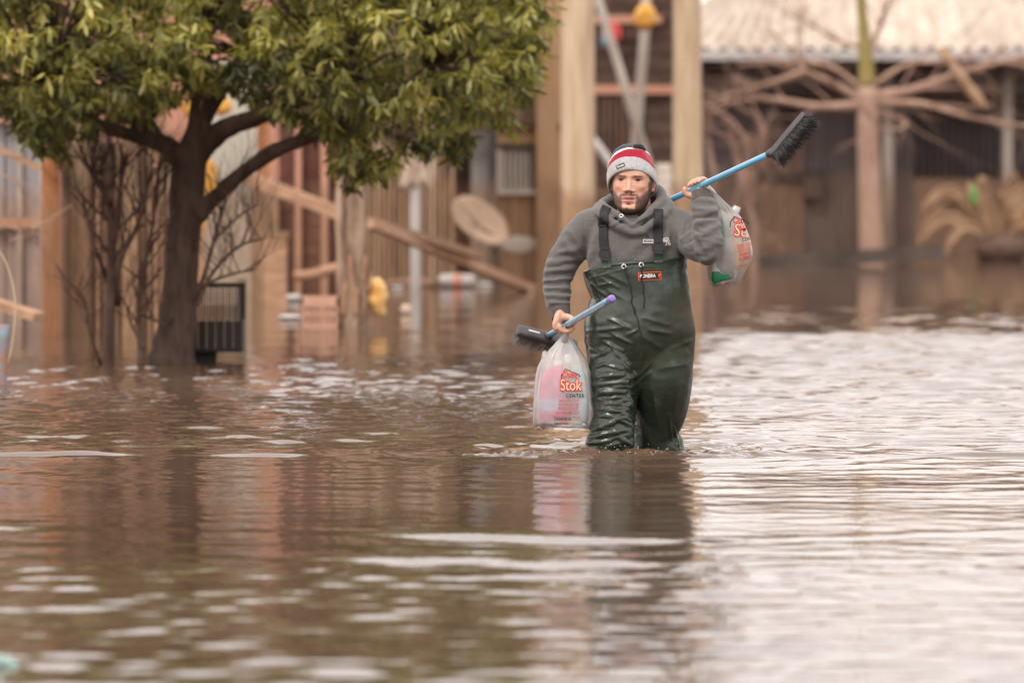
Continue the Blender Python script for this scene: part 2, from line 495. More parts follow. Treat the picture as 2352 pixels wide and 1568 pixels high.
def water_height(x, y):
    right = sstep(0.2, 2.6, x + 0.04 * (y - 20))
    behind = sstep(20.5, 21.4, y)
    fade_l = 1 - sstep(25.0, 34.0, y)
    fade_r = 1 - sstep(36.0, 44.0, y)
    patch = 0.85 + 0.35 * np.clip(lowf(x * 0.6, y, 1.1, 11), -1, 1)
    patch = np.maximum(patch, 0.75 * right)
    near = 1 - sstep(14.2, 16.4, y)
    s_short = (1 - behind) * (0.010 + 0.012 * near + 0.006 * right) + behind * ((1 - right) * (0.006 + 0.070 * fade_l) + right * (0.006 + 0.025 * fade_r))
    near = 1 - sstep(14.2, 16.4, y)
    s_mid = (1 - behind) * (0.013 + 0.030 * near + 0.006 * right) + behind * (0.004 + 0.012 * (1 - sstep(30, 42, y)))
    h = wsum(W_SHORT, x, y) * s_short * patch + wsum(W_MID, x, y) * s_mid * (0.5 + 0.5 * patch) + wsum(W_LONG, x, y) * 0.006 * (1 - sstep(34, 44, y))
    h += wsum(W_CHOP, x, y) * behind * (0.078 * (1 - right) * fade_l + 0.008 * right * fade_r) * patch
    h += wsum(W_STREAK, x, y) * right * (behind * 0.085 * fade_r + (1 - behind) * 0.022)
    # rings and bow wave pushed by the wading legs
    dx, dy = x - PX, y - DP
    r = np.hypot(dx, dy) + 0.10 * lowf(x, y * 0.3, 3.0, 33) * sstep(2.0, 4.0, np.hypot(dx, dy))
    brk = np.clip(0.8 + 0.7 * lowf(x, y * 0.2, 2.4, 34), 0.1, 1.4)
    frontal = sstep(0.25, -0.15, dy)
    for r0, A, lam, sg, fr in ((0.50, 0.006, 0.17, 0.14, 0.0), (0.95, 0.004, 0.26, 0.3, 0.2), (4.55, 0.0075, 0.40, 0.22, 0.9), (5.5, 0.006, 0.5, 0.5, 0.9), (2.4, 0.0022, 0.4, 0.8, 0.9)):
        h += A * np.cos(2 * math.pi * (r - r0) / lam) * np.exp(-((r - r0) / sg) ** 2) * ((1 - fr) + fr * frontal * brk)
    # the two long arms of the bow wave
    arm = dy + 0.33 - 0.035 * np.abs(dx) + 0.045 * lowf(x, y * 0, 4.6, 16)
    h += 0.0095 * np.clip(0.62 + 0.85 * lowf(x, y * 0.6 + 3.0, 5.2, 15), 0.0, 1.3) * np.cos(2 * math.pi * arm / 0.19) * np.exp(-(arm / 0.13) ** 2) * sstep(0.2, 0.7, np.abs(dx)) * (1 - 0.6 * sstep(2.0, 4.5, np.abs(dx)))
    return h
XA, XB, YA, YB = -6.0, 6.0, 7.0, 63.0
xs = np.arange(XA, XB + 1e-6, 0.0333333)
ys = np.concatenate([np.arange(YA, 14, 0.03), np.arange(14, 34, 0.022), np.arange(34, YB + 1e-6, 0.085)]); ys[-1] = YB
gx, gy = np.meshgrid(xs, ys)
hz = water_height(gx, gy)
edge = sstep(0, 0.8, gx - XA) * sstep(0, 0.8, XB - gx) * sstep(0, 0.8, gy - YA) * sstep(0, 2.0, YB - gy)
hz *= edge
nx, ny = len(xs), len(ys)
i0 = (np.arange(ny - 1)[:, None] * nx + np.arange(nx - 1)[None, :]).ravel()
WF = np.stack([i0, i0 + 1, i0 + nx + 1, i0 + nx], 1)
WV = np.stack([gx.ravel(), gy.ravel(), hz.ravel()], 1)
k0 = len(WV)
outer = np.array([(-900, -300, 0), (900, -300, 0), (900, 1500, 0), (-900, 1500, 0)], dtype=float)
WV = np.vstack([WV, outer])
a_, b_, c_, d_ = 0, nx - 1, nx * ny - 1, nx * (ny - 1)
me = bpy.data.meshes.new('flood_water')
rim = [(k0, k0 + 1, b_, a_), (k0 + 1, k0 + 2, c_, b_), (k0 + 2, k0 + 3, d_, c_), (k0 + 3, k0, a_, d_)]
me.from_pydata(WV.tolist(), [], WF.tolist() + rim)
me.polygons.foreach_set('use_smooth', [True] * len(me.polygons))
me.materials.append(M['water'])
wo_ = bpy.data.objects.new('flood_water', me); COL.objects.link(wo_)
tag(wo_, kind='structure')

# churned water round the legs: a fine sheet standing a few millimetres proud of the flood
def splash_sheet():
    x0, x1, y0, y1, st = PX - 0.62, PX + 0.52, DP - 0.62, DP + 0.10, 0.006
    xs = np.arange(x0, x1, st); ys = np.arange(y0, y1, st)
    gx, gy = np.meshgrid(xs, ys)
    base = water_height(gx, gy)
    dx, dy = (gx - PX + 0.06) / 0.50, (gy - (DP - 0.26)) / 0.17
    band = np.exp(-(dx ** 2) ** 1.6 - dy ** 2)
    W1 = wave_set(40, 0.022, 0.075, 21); W2 = wave_set(20, 0.08, 0.2, 22)
    ch = wsum(W1, gx, gy) * 0.55 + wsum(W2, gx, gy) * 0.42
    h = base + band * (0.007 + np.maximum(ch, -0.006) * 0.75) - 0.006 * (1 - sstep(0.02, 0.2, band))
    V = np.stack([gx.ravel(), gy.ravel(), h.ravel()], 1)
    n = len(xs); i0 = (np.arange(len(ys) - 1)[:, None] * n + np.arange(n - 1)[None, :]).ravel()
    Fc = np.stack([i0, i0 + 1, i0 + n + 1, i0 + n], 1)
    o = make_obj('water_splash', V, Fc, M['water'], None, True)
    tag(o, 'churned brown water rippling round the green rubber legs', kind='stuff')
    g = random.Random(5); mb = MB()
    for _ in range(80):
        a = g.gauss(0, 0.28); b = g.gauss(0, 0.10)
        if abs(a) > 0.55: continue
        x, y = PX + a, DP - 0.30 + b
        z = float(water_height(np.array([x]), np.array([y]))[0]) + 0.012 + abs(g.gauss(0, 0.012)) * math.exp(-(a / 0.35) ** 2)
        mb.ball((x, y, z), g.uniform(0.0010, 0.0026), 6, 4)
    o2 = mb.build('foam_bubbles', M['droplet'], None, True)
    tag(o2, 'small pale bubbles and drops in the churned water', kind='stuff')
M['droplet'] = mat('water_drop', (0.50, 0.42, 0.37), (0.62, 0.54, 0.5), 8, rough=0.1, spec=0.6)
splash_sheet()

# ================================================================ background
def plank_row(root, u0, u1, v0, d, n, m, name='plank', jt=0.03, gap=0.006, zb=GZ, th=0.025, ztop=None, tilt=0.006, seed=1, dj=0.012, backing=True, mix=None):
    g = random.Random(seed)
    x0, x1 = X(u0, d), X(u1, d)
    zt = Z(v0, d) if ztop is None else ztop
    w_ = (x1 - x0) / n
    if backing:
        mb = MB(); mb.box(x0 + 0.002, x1 - 0.002, d + th + dj + 0.01, d + th + dj + 0.03, zb, zt - jt - 0.02); mb.build('backing', M['darkwood'], root)  # dark sheet added so no bright sky shows between the boards
    for i in range(n):
        a = x0 + i * w_ + gap / 2; b = x0 + (i + 1) * w_ - gap / 2
        y = d + g.uniform(-dj, dj); t = g.uniform(-tilt, tilt); z = zt + g.uniform(-jt, jt)
        mb = MB(); z0 = zb
        mb.add([(a, y, z0), (b, y, z0), (b, y + th, z0), (a, y + th, z0), (a + t, y, z), (b + t, y, z - g.uniform(0, jt * 0.4)), (b + t, y + th, z), (a + t, y + th, z)],
               [(0, 3, 2, 1), (4, 5, 6, 7), (0, 1, 5, 4), (1, 2, 6, 5), (2, 3, 7, 6), (3, 0, 4, 7)])
        mb.build(name, g.choice(mix) if mix else m, root)
def part_box(root, name, m, u0, u1, v0, v1, d, th=0.03, z1=None):
    mb = MB(); mb.box(X(u0, d), X(u1, d), d, d + th, Z(v1, d) if v1 is not None else GZ, Z(v0, d) if z1 is None else z1)
    return mb.build(name, m, root)
def base_at(u, d, z=GZ): return (X(u, d), d, z)

def limb(mb, p, dirv, length, r, depth, g, n=5, up=0.0, spread=0.6, kids=(2, 3), shrink=0.72, wob=0.25, tip=0.35, seg=4):
    """a tapering, wandering limb with side shoots"""
    pts = [Vector(p)]; dv = Vector(dirv).normalized(); rad = [r]
    for k in range(seg):
        dv = (dv + Vector((g.gauss(0, wob), g.gauss(0, wob), g.gauss(0, wob) + up)) * (1.0 / seg)).normalized()
        pts.append(pts[-1] + dv * (length / seg)); rad.append(r * (1 - (1 - tip) * (k + 1) / seg))
    mb.tube(pts, rad, n, cap=True)
    if depth <= 0: return
    for c in range(g.randint(*kids)):
        k = g.randint(1, seg) if c else seg
        dk = (pts[k] - pts[k - 1]).normalized()
        a = Vector((g.gauss(0, spread), g.gauss(0, spread), g.gauss(0, spread * 0.7) + up))
        limb(mb, pts[k], (dk + a), length * shrink * g.uniform(0.7, 1.15), rad[k] * 0.78, depth - 1, g, max(4, n - 1), up, spread, kids, shrink, wob, tip, seg)

# ---- long salmon building far back on the left (also what the water mirrors)
d = 46.0
R = empty('salmon_building', base_at(200, d), 'long salmon plastered house wall behind the leafy tree', 'building')
part_box(R, 'wall', M['salmon'], -1900, 640, None, None, d, 0.3, 4.6)
for k, (ua, ub) in enumerate(((-200, -90), (40, 70), (560, 600))):
    f_ = part_box(R, 'window', M['darkwood'], ua, ub, 180, 330, d - 0.04, 0.05)
mb = MB(); mb.box(X(-1920, d), X(650, d), d - 0.35, d + 0.3, 4.6, 4.8); mb.build('roof_edge', M['gutter'], R)

d = 64.0  # unseen block added so the water mirrors brown instead of open sky
R = empty('reflection_filler', base_at(980, d), 'tall brown block added behind the plank house to fill the water reflection', 'building')
part_box(R, 'wall', M['darkwood'], 520, 1420, None, None, d, 0.3, 5.6)
mb = MB(); mb.box(X(510, d), X(1430, d), d - 0.3, d + 0.5, 5.6, 5.8); mb.build('roof_edge', M['gutter'], R)
# ---- grey-green wall section between trunk and low branch
d = 43.0
R = empty('concrete_wall', base_at(540, d), 'pale grey green plastered wall standing behind the tree fork', 'wall')
part_box(R, 'wall_panel', M['greywall'], 470, 612, 150, None, d, 0.15)
part_box(R, 'wall_coping', M['greywall'], 466, 616, 138, 150, d - 0.03, 0.2)

# ---- pale vertical board fence on the left
d = DW(768)
R = empty('board_fence', base_at(260, d), 'tall fence of peeling pale vertical boards behind the bare shrub', 'fence')
plank_row(R, 142, 395, 285, d, 17, M['palewood'], 'board', 0.09, 0.016, seed=3, mix=[M['palewood']] * 4 + [M['oldwood']] * 2 + [M['beamwood'], M['darkwood']])
for v in (380, 640):
    part_box(R, 'rail', M['oldwood'], 142, 395, v, v + 16, d + 0.05, 0.05)
for u in (188, 300):
    mb = MB(); mb.box(X(u - 17, d), X(u + 17, d), d - 0.06, d - 0.01, GZ, Z(300, d)); mb.build('fence_post', M['oldwood'], R)

mb = MB(); mb.box(X(142, d - .1), X(156, d - .1), d - 0.12, d - 0.07, GZ, Z(330, d)); tag(mb.build('dark_gap_strip', M['darkwood'], at=base_at(149, d)), 'slim dark strip added for a shadowy gap between rusty post and board fence', 'post')  # added dark strip, stands in for a shadowy gap beside the fence
# ---- rusty post and the lilac sheet shed at the left edge
d = DW(772)
mb = MB(); mb.tube([P(116, 1010, d), P(117, 560, d), P(115, 300, d)], [0.058, 0.056, 0.054], 12, 4, expo=4)
tag(mb.build('rusty_post', M['rust'], None, True, at=base_at(116, d)), 'thick orange brown rusty post left of the pale board fence', 'post')
mb = MB(); mb.tube([P(96, 1010, d + 0.2), P(97, 560, d + 0.2), P(96, 330, d + 0.2)], [0.012, 0.012, 0.012], 8)
tag(mb.build('thin_pole', M['whitepipe'], None, True, at=base_at(96, d)), 'thin pale pole right beside the rusty post', 'pole')
d = DW(750)
R = empty('sheet_metal_shed', base_at(10, d), 'grey lilac sheet metal shed with pale frame at left end', 'shed')
plank_row(R, -1660, 92, 270, d, 44, M['lilacmetal'], 'metal_sheet', 0.01, 0.004, th=0.01, seed=4)
for u in (46, -70):
    mb = MB(); mb.box(X(u - 6, d), X(u + 6, d), d - 0.05, d - 0.012, GZ, Z(285, d)); mb.build('frame_post', M['whitepipe'], R)
part_box(R, 'frame_rail', M['salmon'], -1660, 92, 500, 524, d - 0.07, 0.05)
part_box(R, 'frame_rail', M['salmon'], -1660, 92, 262, 282, d - 0.07, 0.05)
d = DW(776)
mb = MB(); mb.beam(P(-30, 690, d), P(90, 728, d - 0.3), 0.09, 0.05)
tag(mb.build('loose_plank', M['beamwood']), 'pale plank sloping down against the rusty post', 'plank')
mb = MB(); mb.beam(P(-20, 335, d), P(95, 388, d), 0.02, 0.035)
tag(mb.build('thin_batten', M['beamwood']), 'thin pale batten sloping across the lilac shed', 'plank')
# dry creeper hanging over the shed
g = random.Random(31); mb = MB()
for k in range(16):
    limb(mb, P(g.uniform(-60, 80), g.uniform(360, 560), d - 0.1), (g.uniform(-1, 1), g.uniform(-0.2, 0.2), g.uniform(-0.7, 1)), g.uniform(0.15, 0.32), 0.006, 2, g, 4, 0.0, 0.8)
tag(mb.build('dry_creeper', M['drybark']), 'tangled dry creeper twigs over the lilac sheet shed', 'plant')

# ---- left edge: flaking blue post and bent stalk
d = DW(885)
mb = MB(); mb.tube([P(2, 1120, d), P(4, 860, d), P(10, 745, d)], [0.026, 0.026, 0.024], 10, 3)
tag(mb.build('leaning_post', M['bluepaint'], None, True, at=base_at(4, d)), 'flaking blue and rust post leaning in the water', 'post')
mb = MB(); mb.tube([P(-10, 1000, d), P(4, 875, d), P(26, 800, d), P(35, 700, d), P(20, 620, d), P(-10, 570, d), P(-60, 560, d)], [0.006, 0.006, 0.005, 0.005, 0.004, 0.004, 0.003], 6, 6)
tag(mb.build('bent_stalk', M['stalk'], None, True), 'thin pale stalk bent in an arc beside the leaning post', 'plant')
d = 12.0
mb = MB(); mb.tube([Vector((X(-110, d), d, 0.03)), Vector((X(-55, d), d + 0.03, 0.024)), Vector((X(0, d), d + 0.08, 0.008)), Vector((X(44, d), d + 0.1, -0.002))], [0.026, 0.024, 0.016, 0.005], 12, 4)
tag(mb.build('floating_scrap', M['teal'], None, True), 'teal plastic scrap floating on the open water', 'litter')

# ---- dark board shack in the middle distance
d = DW(684)
R = empty('board_shack', base_at(690, d), 'dark red brown board shack with salmon posts behind the stump', 'shack')
g = random.Random(8)
part_box(R, 'backing', M['darkwood'], 642, 788, 252, None, d + 0.04, 0.02)  # added dark sheet, keeps the gaps between boards from showing pale
zz = GZ
while zz < Z(250, d):
    h_ = g.uniform(0.115, 0.13)
    mb = MB(); mb.box(X(640, d), X(790, d), d + g.uniform(0, 0.012), d + 0.03, zz + 0.004, zz + h_); mb.build('board', M['redwood'], R); zz += h_
part_box(R, 'gable', M['darkwood'], 600, 830, 240, 262, d - 0.06, 0.1)
for u, hw, m_ in ((604, 12, 'rust'), (686, 7, 'salmon'), (746, 8, 'salmon'), (800, 10, 'oldwood')):
    mb = MB(); mb.box(X(u - hw, d), X(u + hw, d), d - 0.09, d - 0.015, GZ, Z(262, d)); mb.build('post', M[m_], R)
plank_row(R, 575, 640, 420, d - 0.12, 6, M['oldwood'], 'board', 0.03, seed=12)
d2 = DW(700)
R = empty('board_screen', base_at(628, d2), 'pink beige wooden screen standing in the water by the shack', 'screen')
part_box(R, 'panel', M['beamwood'], 600, 658, 540, None, d2, 0.035)
part_box(R, 'panel_frame', M['oldwood'], 596, 662, 532, 546, d2 - 0.01, 0.05)
part_box(R, 'panel_frame', M['oldwood'], 593, 602, 546, None, d2 - 0.012, 0.05)
d = DW(700)
mb = MB(); mb.beam(P(560, 405, d), P(800, 498, d - 0.2), 0.07, 0.085)
tag(mb.build('fallen_beam', M['beamwood']), 'long pale beam resting from the shack onto the stump', 'beam')
mb = MB(); mb.tube([P(675, 634, d), P(720, 630, d), P(790, 610, d)], [0.035, 0.04, 0.036], 10, 3)
tag(mb.build('floating_log', M['beamwood'], None, True), 'short pale log caught left of the rotten stump', 'log')

# ---- brown plank house with downpipe, zinc panel
d = DW(655)
R = empty('plank_house', base_at(930, d), 'old brown vertical plank house behind the fallen beams', 'house')
plank_row(R, 790, 1045, 150, d, 22, M['oldwood'], 'plank', 0.0, 0.012, seed=21, th=0.03, ztop=3.6, mix=[M['oldwood']] * 4 + [M['beamwood'], M['palewood'], M['darkwood'], M['salmon']])
plank_row(R, 1045, 1082, 150, d + 0.25, 4, M['darkwood'], 'plank', 0.0, seed=22, ztop=3.6)  # dark boards set back here stand in for a shadowy gap
plank_row(R, 1082, 1122, 150, d + 0.1, 2, M['greysheet'], 'metal_sheet', 0.0, 0.003, seed=23, ztop=3.6)
mb = MB(); mb.box(X(1122, d), X(1142, d), d - 0.08, d + 0.08, GZ, 3.6); mb.build('corner_post', M['blackmetal'], R)
mb = MB(); mb.box(X(780, d), X(1150, d), d - 0.4, d + 0.5, 3.6, 3.72); mb.build('roof_edge', M['gutter'], R)
mb = MB(); mb.box(X(785, d), X(1125, d), d - 0.06, d - 0.02, Z(306, d), Z(290, d)); mb.build('rail', M['darkwood'], R)
d3 = DW(668)
mb = MB(); mb.tube([P(955, 800, d3), P(954, 500, d3), P(952, 352, d3)], [0.042, 0.042, 0.042], 12, 2)
tag(mb.build('drain_pipe', M['bluepipe'], None, True, at=base_at(955, d3)), 'pale grey upright pipe in front of the plank house', 'pipe')
def rag(name, pts, m, label, d, th=0.02):
    V = []; 
    top = pts[0]; bot = pts[1]; n = len(top); g = random.Random(3); k = 7
    for j in range(k + 1):
        for i in range(n):
            t = j / k
            p = P(top[i][0] * (1 - t) + bot[i][0] * t, top[i][1] * (1 - t) + bot[i][1] * t, d + 0.03 * math.sin(i * 2.1 + t * 2) + 0.02 * t)
            V.append(p)
    f = [(j * n + i, j * n + i + 1, (j + 1) * n + i + 1, (j + 1) * n + i) for j in range(k) for i in range(n - 1)]
    o = make_obj(name, V, f, m)
    md = o.modifiers.new('s', 'SOLIDIFY'); md.thickness = 0.006
    return tag(o, label, 'cloth')
rag('hanging_rag', ([(930, 335), (940, 336), (950, 338), (962, 336), (975, 337), (982, 340)], [(915, 432), (928, 442), (942, 420), (955, 436), (970, 415), (990, 446)]), M['cloth'], 'torn pale cloth hanging over the grey pipe', d3 - 0.08)
# fallen beams towards the man
d = DW(700)
mb = MB(); mb.beam(P(845, 506, d), P(1105, 588, d + 2.2), 0.05, 0.055)
tag(mb.build('fallen_beam', M['oldwood']), 'darker upper plank lying over the long fallen beam', 'beam')
mb = MB(); mb.beam(P(850, 512, d - 0.1), P(1222, 664, DW(668)), 0.06, 0.07)
tag(mb.build('fallen_beam', M['beamwood']), 'long brown beam sloping down into the water before the plank house', 'beam')

# ---- ochre house with window
d = DW(645)
R = empty('ochre_house', base_at(1210, d), 'ochre plastered house with small barred window', 'house')
part_box(R, 'wall', M['ochre'], 1142, 1300, None, None, d, 0.3, 4.4)
part_box(R, 'wall_pier', M['ochre'], 1232, 1282, 200, None, d - 0.12, 0.11)
WN = part_box(R, 'window', M['window'], 1148, 1226, 342, 440, d - 0.03, 0.02)
for a, b, c, e in ((1140, 1234, 330, 344), (1140, 1234, 436, 447), (1140, 1150, 344, 436), (1224, 1234, 344, 436)):
    o = part_box(R, 'window_frame', M['darkwood'] if e < 350 or a > 1200 else M['window'], a, b, c, e, d - 0.06, 0.05)
for u in range(1160, 1222, 12):
    mb = MB(); mb.tube([P(u, 436, d - 0.07), P(u, 344, d - 0.07)], [0.006, 0.006], 6); mb.build('window_bar', M['blackmetal'], R)
part_box(R, 'timber_band', M['darkwood'], 1142, 1300, 284, 300, d - 0.05, 0.05)
plank_row(R, 1142, 1232, 200, d - 0.03, 7, M['oldwood'], 'plank', 0.0, zb=Z(290, d), seed=25, ztop=4.3)
mb = MB(); mb.box(X(1120, d), X(1330, d), d - 0.4, d + 0.5, 4.4, 4.52); mb.build('roof_edge', M['gutter'], R)
mb = MB()
mb.ball(P(1192, 562, d - 0.01), (0.16, 0.012, 0.075), 18, 8)
mb.build('plaster_patch', M['window'], R, True)

# ---- satellite dish on the corner
d = 45.0
R = empty('satellite_dish', base_at(1130, d), 'mud brown parabolic dish tilted on a thin mast', 'satellite dish')
def dish(c, R_, nrm, depth):
    q = Vector(nrm).normalized().to_track_quat('Z', 'Y').to_matrix(); V = []; Fc = []
    nr, na = 8, 28
    for sgn in (0, 0.02):
        for i in range(nr + 1):
            r_ = R_ * i / nr
            for j in range(na):
                a = 2 * math.pi * j / na
                V.append(Vector(c) + q @ Vector((r_ * math.cos(a), r_ * math.sin(a), depth * (i / nr) ** 2 - sgn)))
    n0 = (nr + 1) * na
    for k in (0, n0):
        for i in range(nr):
            for j in range(na):
                Fc.append((k + i * na + j, k + i * na + (j + 1) % na, k + (i + 1) * na + (j + 1) % na, k + (i + 1) * na + j))
    for j in range(na): Fc.append((nr * na + j, nr * na + (j + 1) % na, n0 + nr * na + (j + 1) % na, n0 + nr * na + j))
    return V, Fc
V, Fc = dish(P(1094, 518, d), 0.26, (0.52, -0.52, 0.68), 0.07)
make_obj('reflector', V, Fc, M['dish'], R)
mb = MB(); mb.tube([P(1104, 525, d), P(1140, 560, d), P(1146, 700, d)], [0.016, 0.018, 0.018], 8, 3); mb.build('mast', M['blackmetal'], R, True)
mb = MB(); mb.tube([P(1098, 518, d), P(1058, 468, d - 0.2)], [0.008, 0.008], 6); mb.build('feed_arm', M['dish'], R, True)

# ---- rotten stump of a utility pole, with crate and sack
d = DW(752)
g = random.Random(15)
mb = MB(); pts = []; rd = []
for v in range(990, 300, -30):
    pts.append(P(811 + 3 * math.sin(v * 0.01), v, d)); rd.append(0.100 - 0.004 * (v < 600) + g.uniform(-0.004, 0.004))
mb.tube(pts, rd, 22, 2)
V = np.vstack(mb.v)
nn = nfield(V, 14, 3.0, (1, 1, 0.18)); z_ = V[:, 2]
c_ = np.array([X(811, d), d])
rad_ = (V[:, :2] - c_); rot = sstep(0.75, 0.2, z_)
V[:, :2] = c_ + rad_ * (1 + (0.05 + 0.20 * rot) * nn)[:, None]
tag(make_obj('stump', V, mb.f, M['rotwood'], at=base_at(811, d)), 'rotten broken off pole stump with peeling wood standing in water', 'pole')
# loose slivers of peeling wood are part of it
st = bpy.data.objects['stump']
for k in range(9):
    u = g.uniform(778, 846); v = g.uniform(600, 730)
    mb = MB(); mb.beam(P(u, v, d - 0.105), P(u + g.uniform(-6, 8), v - g.uniform(40, 90), d - 0.115), g.uniform(0.012, 0.03), 0.006, up=(0, 1, 0)); mb.build('sliver', M['beamwood'], st)
# sack hooked on the stump
mb = MB(); mb.tube([P(845, 652, d - 0.02), P(866, 655, d - 0.03), P(868, 690, d - 0.03), P(872, 726, d - 0.03)], [(0.012, 0.02), (0.055, 0.05), (0.062, 0.055), (0.03, 0.03)], 16, 5)
V = np.vstack(mb.v); V += nfield(V, 18, 1.0)[:, None] * np.array([0.02, 0.02, 0.01])
tag(make_obj('hanging_sack', V, mb.f, M['yellowmud']), 'muddy yellow sack snagged on the rotten stump', 'sack')
# slatted plastic crate, half sunk
dc = DW(754)
R = empty('plastic_crate', (X(734, dc), dc, -0.1), 'slatted salmon plastic crate half sunk beside the rotten stump', 'crate')
x0, x1, y0, y1, zt, zb = X(698, dc), X(772, dc), dc, dc + 0.3, Z(682, dc), -0.1
for k in range(7):
    x = x0 + (x1 - x0) * k / 6
    mb = MB(); mb.box(x - 0.008, x + 0.008, y0 - 0.004, y0 + 0.012, zb, zt - 0.05); mb.build('slat', M['crate'], R)
for z0, z1 in ((zt - 0.055, zt), (zt - 0.115, zt - 0.10), (0.0, 0.022)):
    mb = MB()
    mb.box(x0, x1, y0, y0 + 0.014, z0, z1); mb.box(x0, x1, y1, y1 + 0.014, z0, z1)
    mb.box(x0 - 0.004, x0 + 0.01, y0 + 0.015, y1 - 0.001, z0, z1); mb.box(x1 - 0.01, x1 + 0.004, y0 + 0.015, y1 - 0.001, z0, z1)
    mb.build('rim', M['crate'], R)
mb = MB(); mb.box(x0 + 0.011, x1 - 0.011, y0 + 0.02, y1 - 0.01, -0.09, 0.012); mb.build('tray_floor', M['crate'], R)
# drifting litter
def floater(u, v, wpx, hpx, m, label, name, thick=0.5, seed=0):
    d = DW(v); s_ = d / F
    mb = MB(); mb.ball((X(u, d), d, hpx * s_ * 0.4), (wpx * s_ / 2, wpx * s_ * thick, hpx * s_ / 2), 18, 10)
    V = np.vstack(mb.v); sc = 4 / (wpx * s_)
    V += nfield(V, sc, seed)[:, None] * np.array([0.10, 0.05, 0.18]) * hpx * s_
    return tag(make_obj(name, V, mb.f, m), label, 'litter')
R = empty('floating_jug', (X(1052, DW(660)), DW(660), -0.02), 'white jug with orange band floating by the plank house', 'jug')
dj = DW(660); s_ = dj / F
mb = MB(); mb.tube([P(1012, 646, dj), P(1018, 645, dj), P(1075, 645, dj), P(1088, 646, dj), P(1092, 646, dj)], [0.02, 0.055, 0.055, 0.04, 0.02], 14, 3); mb.build('jug_body', M['foam'], R, True)
mb = MB(); mb.tube([P(1040, 645, dj), P(1060, 645, dj)], [0.058, 0.058], 14); mb.build('band', M['orange'], R, True)
floater(672, 690, 48, 16, M['foam'], 'crumpled pale bag drifting behind the salmon crate', 'drifting_bag', seed=2)
floater(666, 732, 58, 11, M['foam'], 'flat whitish tray drifting left of the salmon crate', 'drifting_tray', seed=5)
floater(932, 722, 26, 26, M['cloth'], 'small pinkish scrap poking up in front of the grey pipe', 'drifting_scrap', seed=8)
floater(912, 664, 34, 8, M['foam'], 'thin white scrap at the foot of the plank house', 'drifting_scrap', seed=9)
floater(1112, 657, 40, 9, M['foam'], 'thin white scrap right of the floating jug', 'drifting_scrap', seed=12)
floater(735, 668, 16, 20, M['foam'], 'small white cup under the short log', 'drifting_cup', seed=14)
mb = MB(); dd_ = DW(660)
mb.tube([P(845, 652, dd_), P(900, 655, dd_), P(960, 656, dd_), P(1005, 650, dd_)], [0.03, 0.045, 0.05, 0.02], 10, 4)
V = np.vstack(mb.v); V += nfield(V, 9, 4.0)[:, None] * np.array([0.0, 0.02, 0.03])
tag(make_obj('driftwood', V, mb.f, M['darkwood']), 'dark sodden driftwood along the foot of the plank house', 'driftwood')

# ---- trash basket on a post beside the tree
d = DW(833)
R = empty('trash_basket', base_at(492, d), 'dark barred trash basket raised on a thick post by the trunk', 'trash basket')
x0, x1 = X(434, d), X(556, d); yb, yf = d + 0.30, d
part_box(R, 'post', M['darkiron'], 446, 496, 803, None, d + 0.1, 0.12)
for k in range(6):
    a = x0 + (x1 - x0) * k / 6; b = x0 + (x1 - x0) * (k + 1) / 6
    mb = MB(); mb.box(a + 0.002, b - 0.002, yf, yf + 0.015, Z(803, d), Z(737, d)); mb.build('slat', M['darkiron'], R)
mb = MB(); mb.box(x0, x1, yf + 0.016, yb, Z(803, d) - 0.012, Z(803, d)); mb.build('basket_floor', M['darkiron'], R)
mb = MB(); mb.box(x0, x0 + 0.012, yf + 0.016, yb, Z(802, d), Z(740, d)); mb.build('side', M['darkiron'], R)
mb = MB(); mb.box(x1 - 0.012, x1, yf + 0.016, yb, Z(802, d), Z(740, d)); mb.build('side', M['darkiron'], R)
for k in range(9):
    x = x0 + 0.006 + (x1 - x0 - 0.012) * k / 8; r_ = 0.009 if k in (0, 8) else 0.004
    for y in (yf + 0.006, yb):
        mb = MB(); mb.tube([(x, y, Z(738, d)), (x, y, Z(656, d))], [r_, r_], 6); mb.build('bar', M['darkiron'], R)
for y in (yf + 0.006, yb):
    mb = MB(); mb.tube([(x0, y, Z(656, d)), (x1, y, Z(656, d))], [0.009, 0.009], 6); mb.build('rim', M['darkiron'], R)
# pale concrete post and panel behind it
d = DW(800)
mb = MB(); mb.box(X(545, d), X(567, d), d, d + 0.06, GZ, Z(640, d))
tag(mb.build('concrete_post', M['greywall'], at=base_at(556, d)), 'slim pale concrete post right behind the trash basket', 'post')
mb = MB(); mb.box(X(390, d), X(545, d), d + 0.02, d + 0.05, GZ, Z(700, d))
tag(mb.build('low_fence', M['palewood'], at=base_at(470, d)), 'low pale board fence behind the trash basket', 'fence')

# ---- yellow sacks hanging behind the tree
def hang(u, v0, v1, wpx, d, label, seed):
    s_ = d / F; vm = (v0 + v1) / 2
    mb = MB(); mb.tube([P(u, v0, d), P(u - 1, v0 * .8 + v1 * .2, d), P(u - 2, vm, d), P(u - 1, v0 * .2 + v1 * .8, d), P(u, v1, d)],
                       [0.01, wpx * s_ * 0.38, wpx * s_ * 0.5, wpx * s_ * 0.46, 0.02], 16, 4)
    V = np.vstack(mb.v); V += nfield(V, 10, seed)[:, None] * 0.02
    tag(make_obj('yellow_sack', V, mb.f, M['yellow']), label, 'sack')
hang(478, 360, 462, 46, 40.0, 'yellow sack hanging behind the tree fork, longest of the yellow ones', 1)
hang(464, 480, 530, 24, 40.0, 'small yellow sack low behind the trunk', 2)
hang(508, 215, 268, 52, 41.0, 'yellow sack hanging above the right limb of the tree', 3)
hang(434, 225, 270, 30, 41.0, 'small yellow sack hanging against the salmon wall', 4)
hang(1483, 8, 70, 50, 50.0, 'orange yellow sack tied to the pale pipe by the roof', 5)

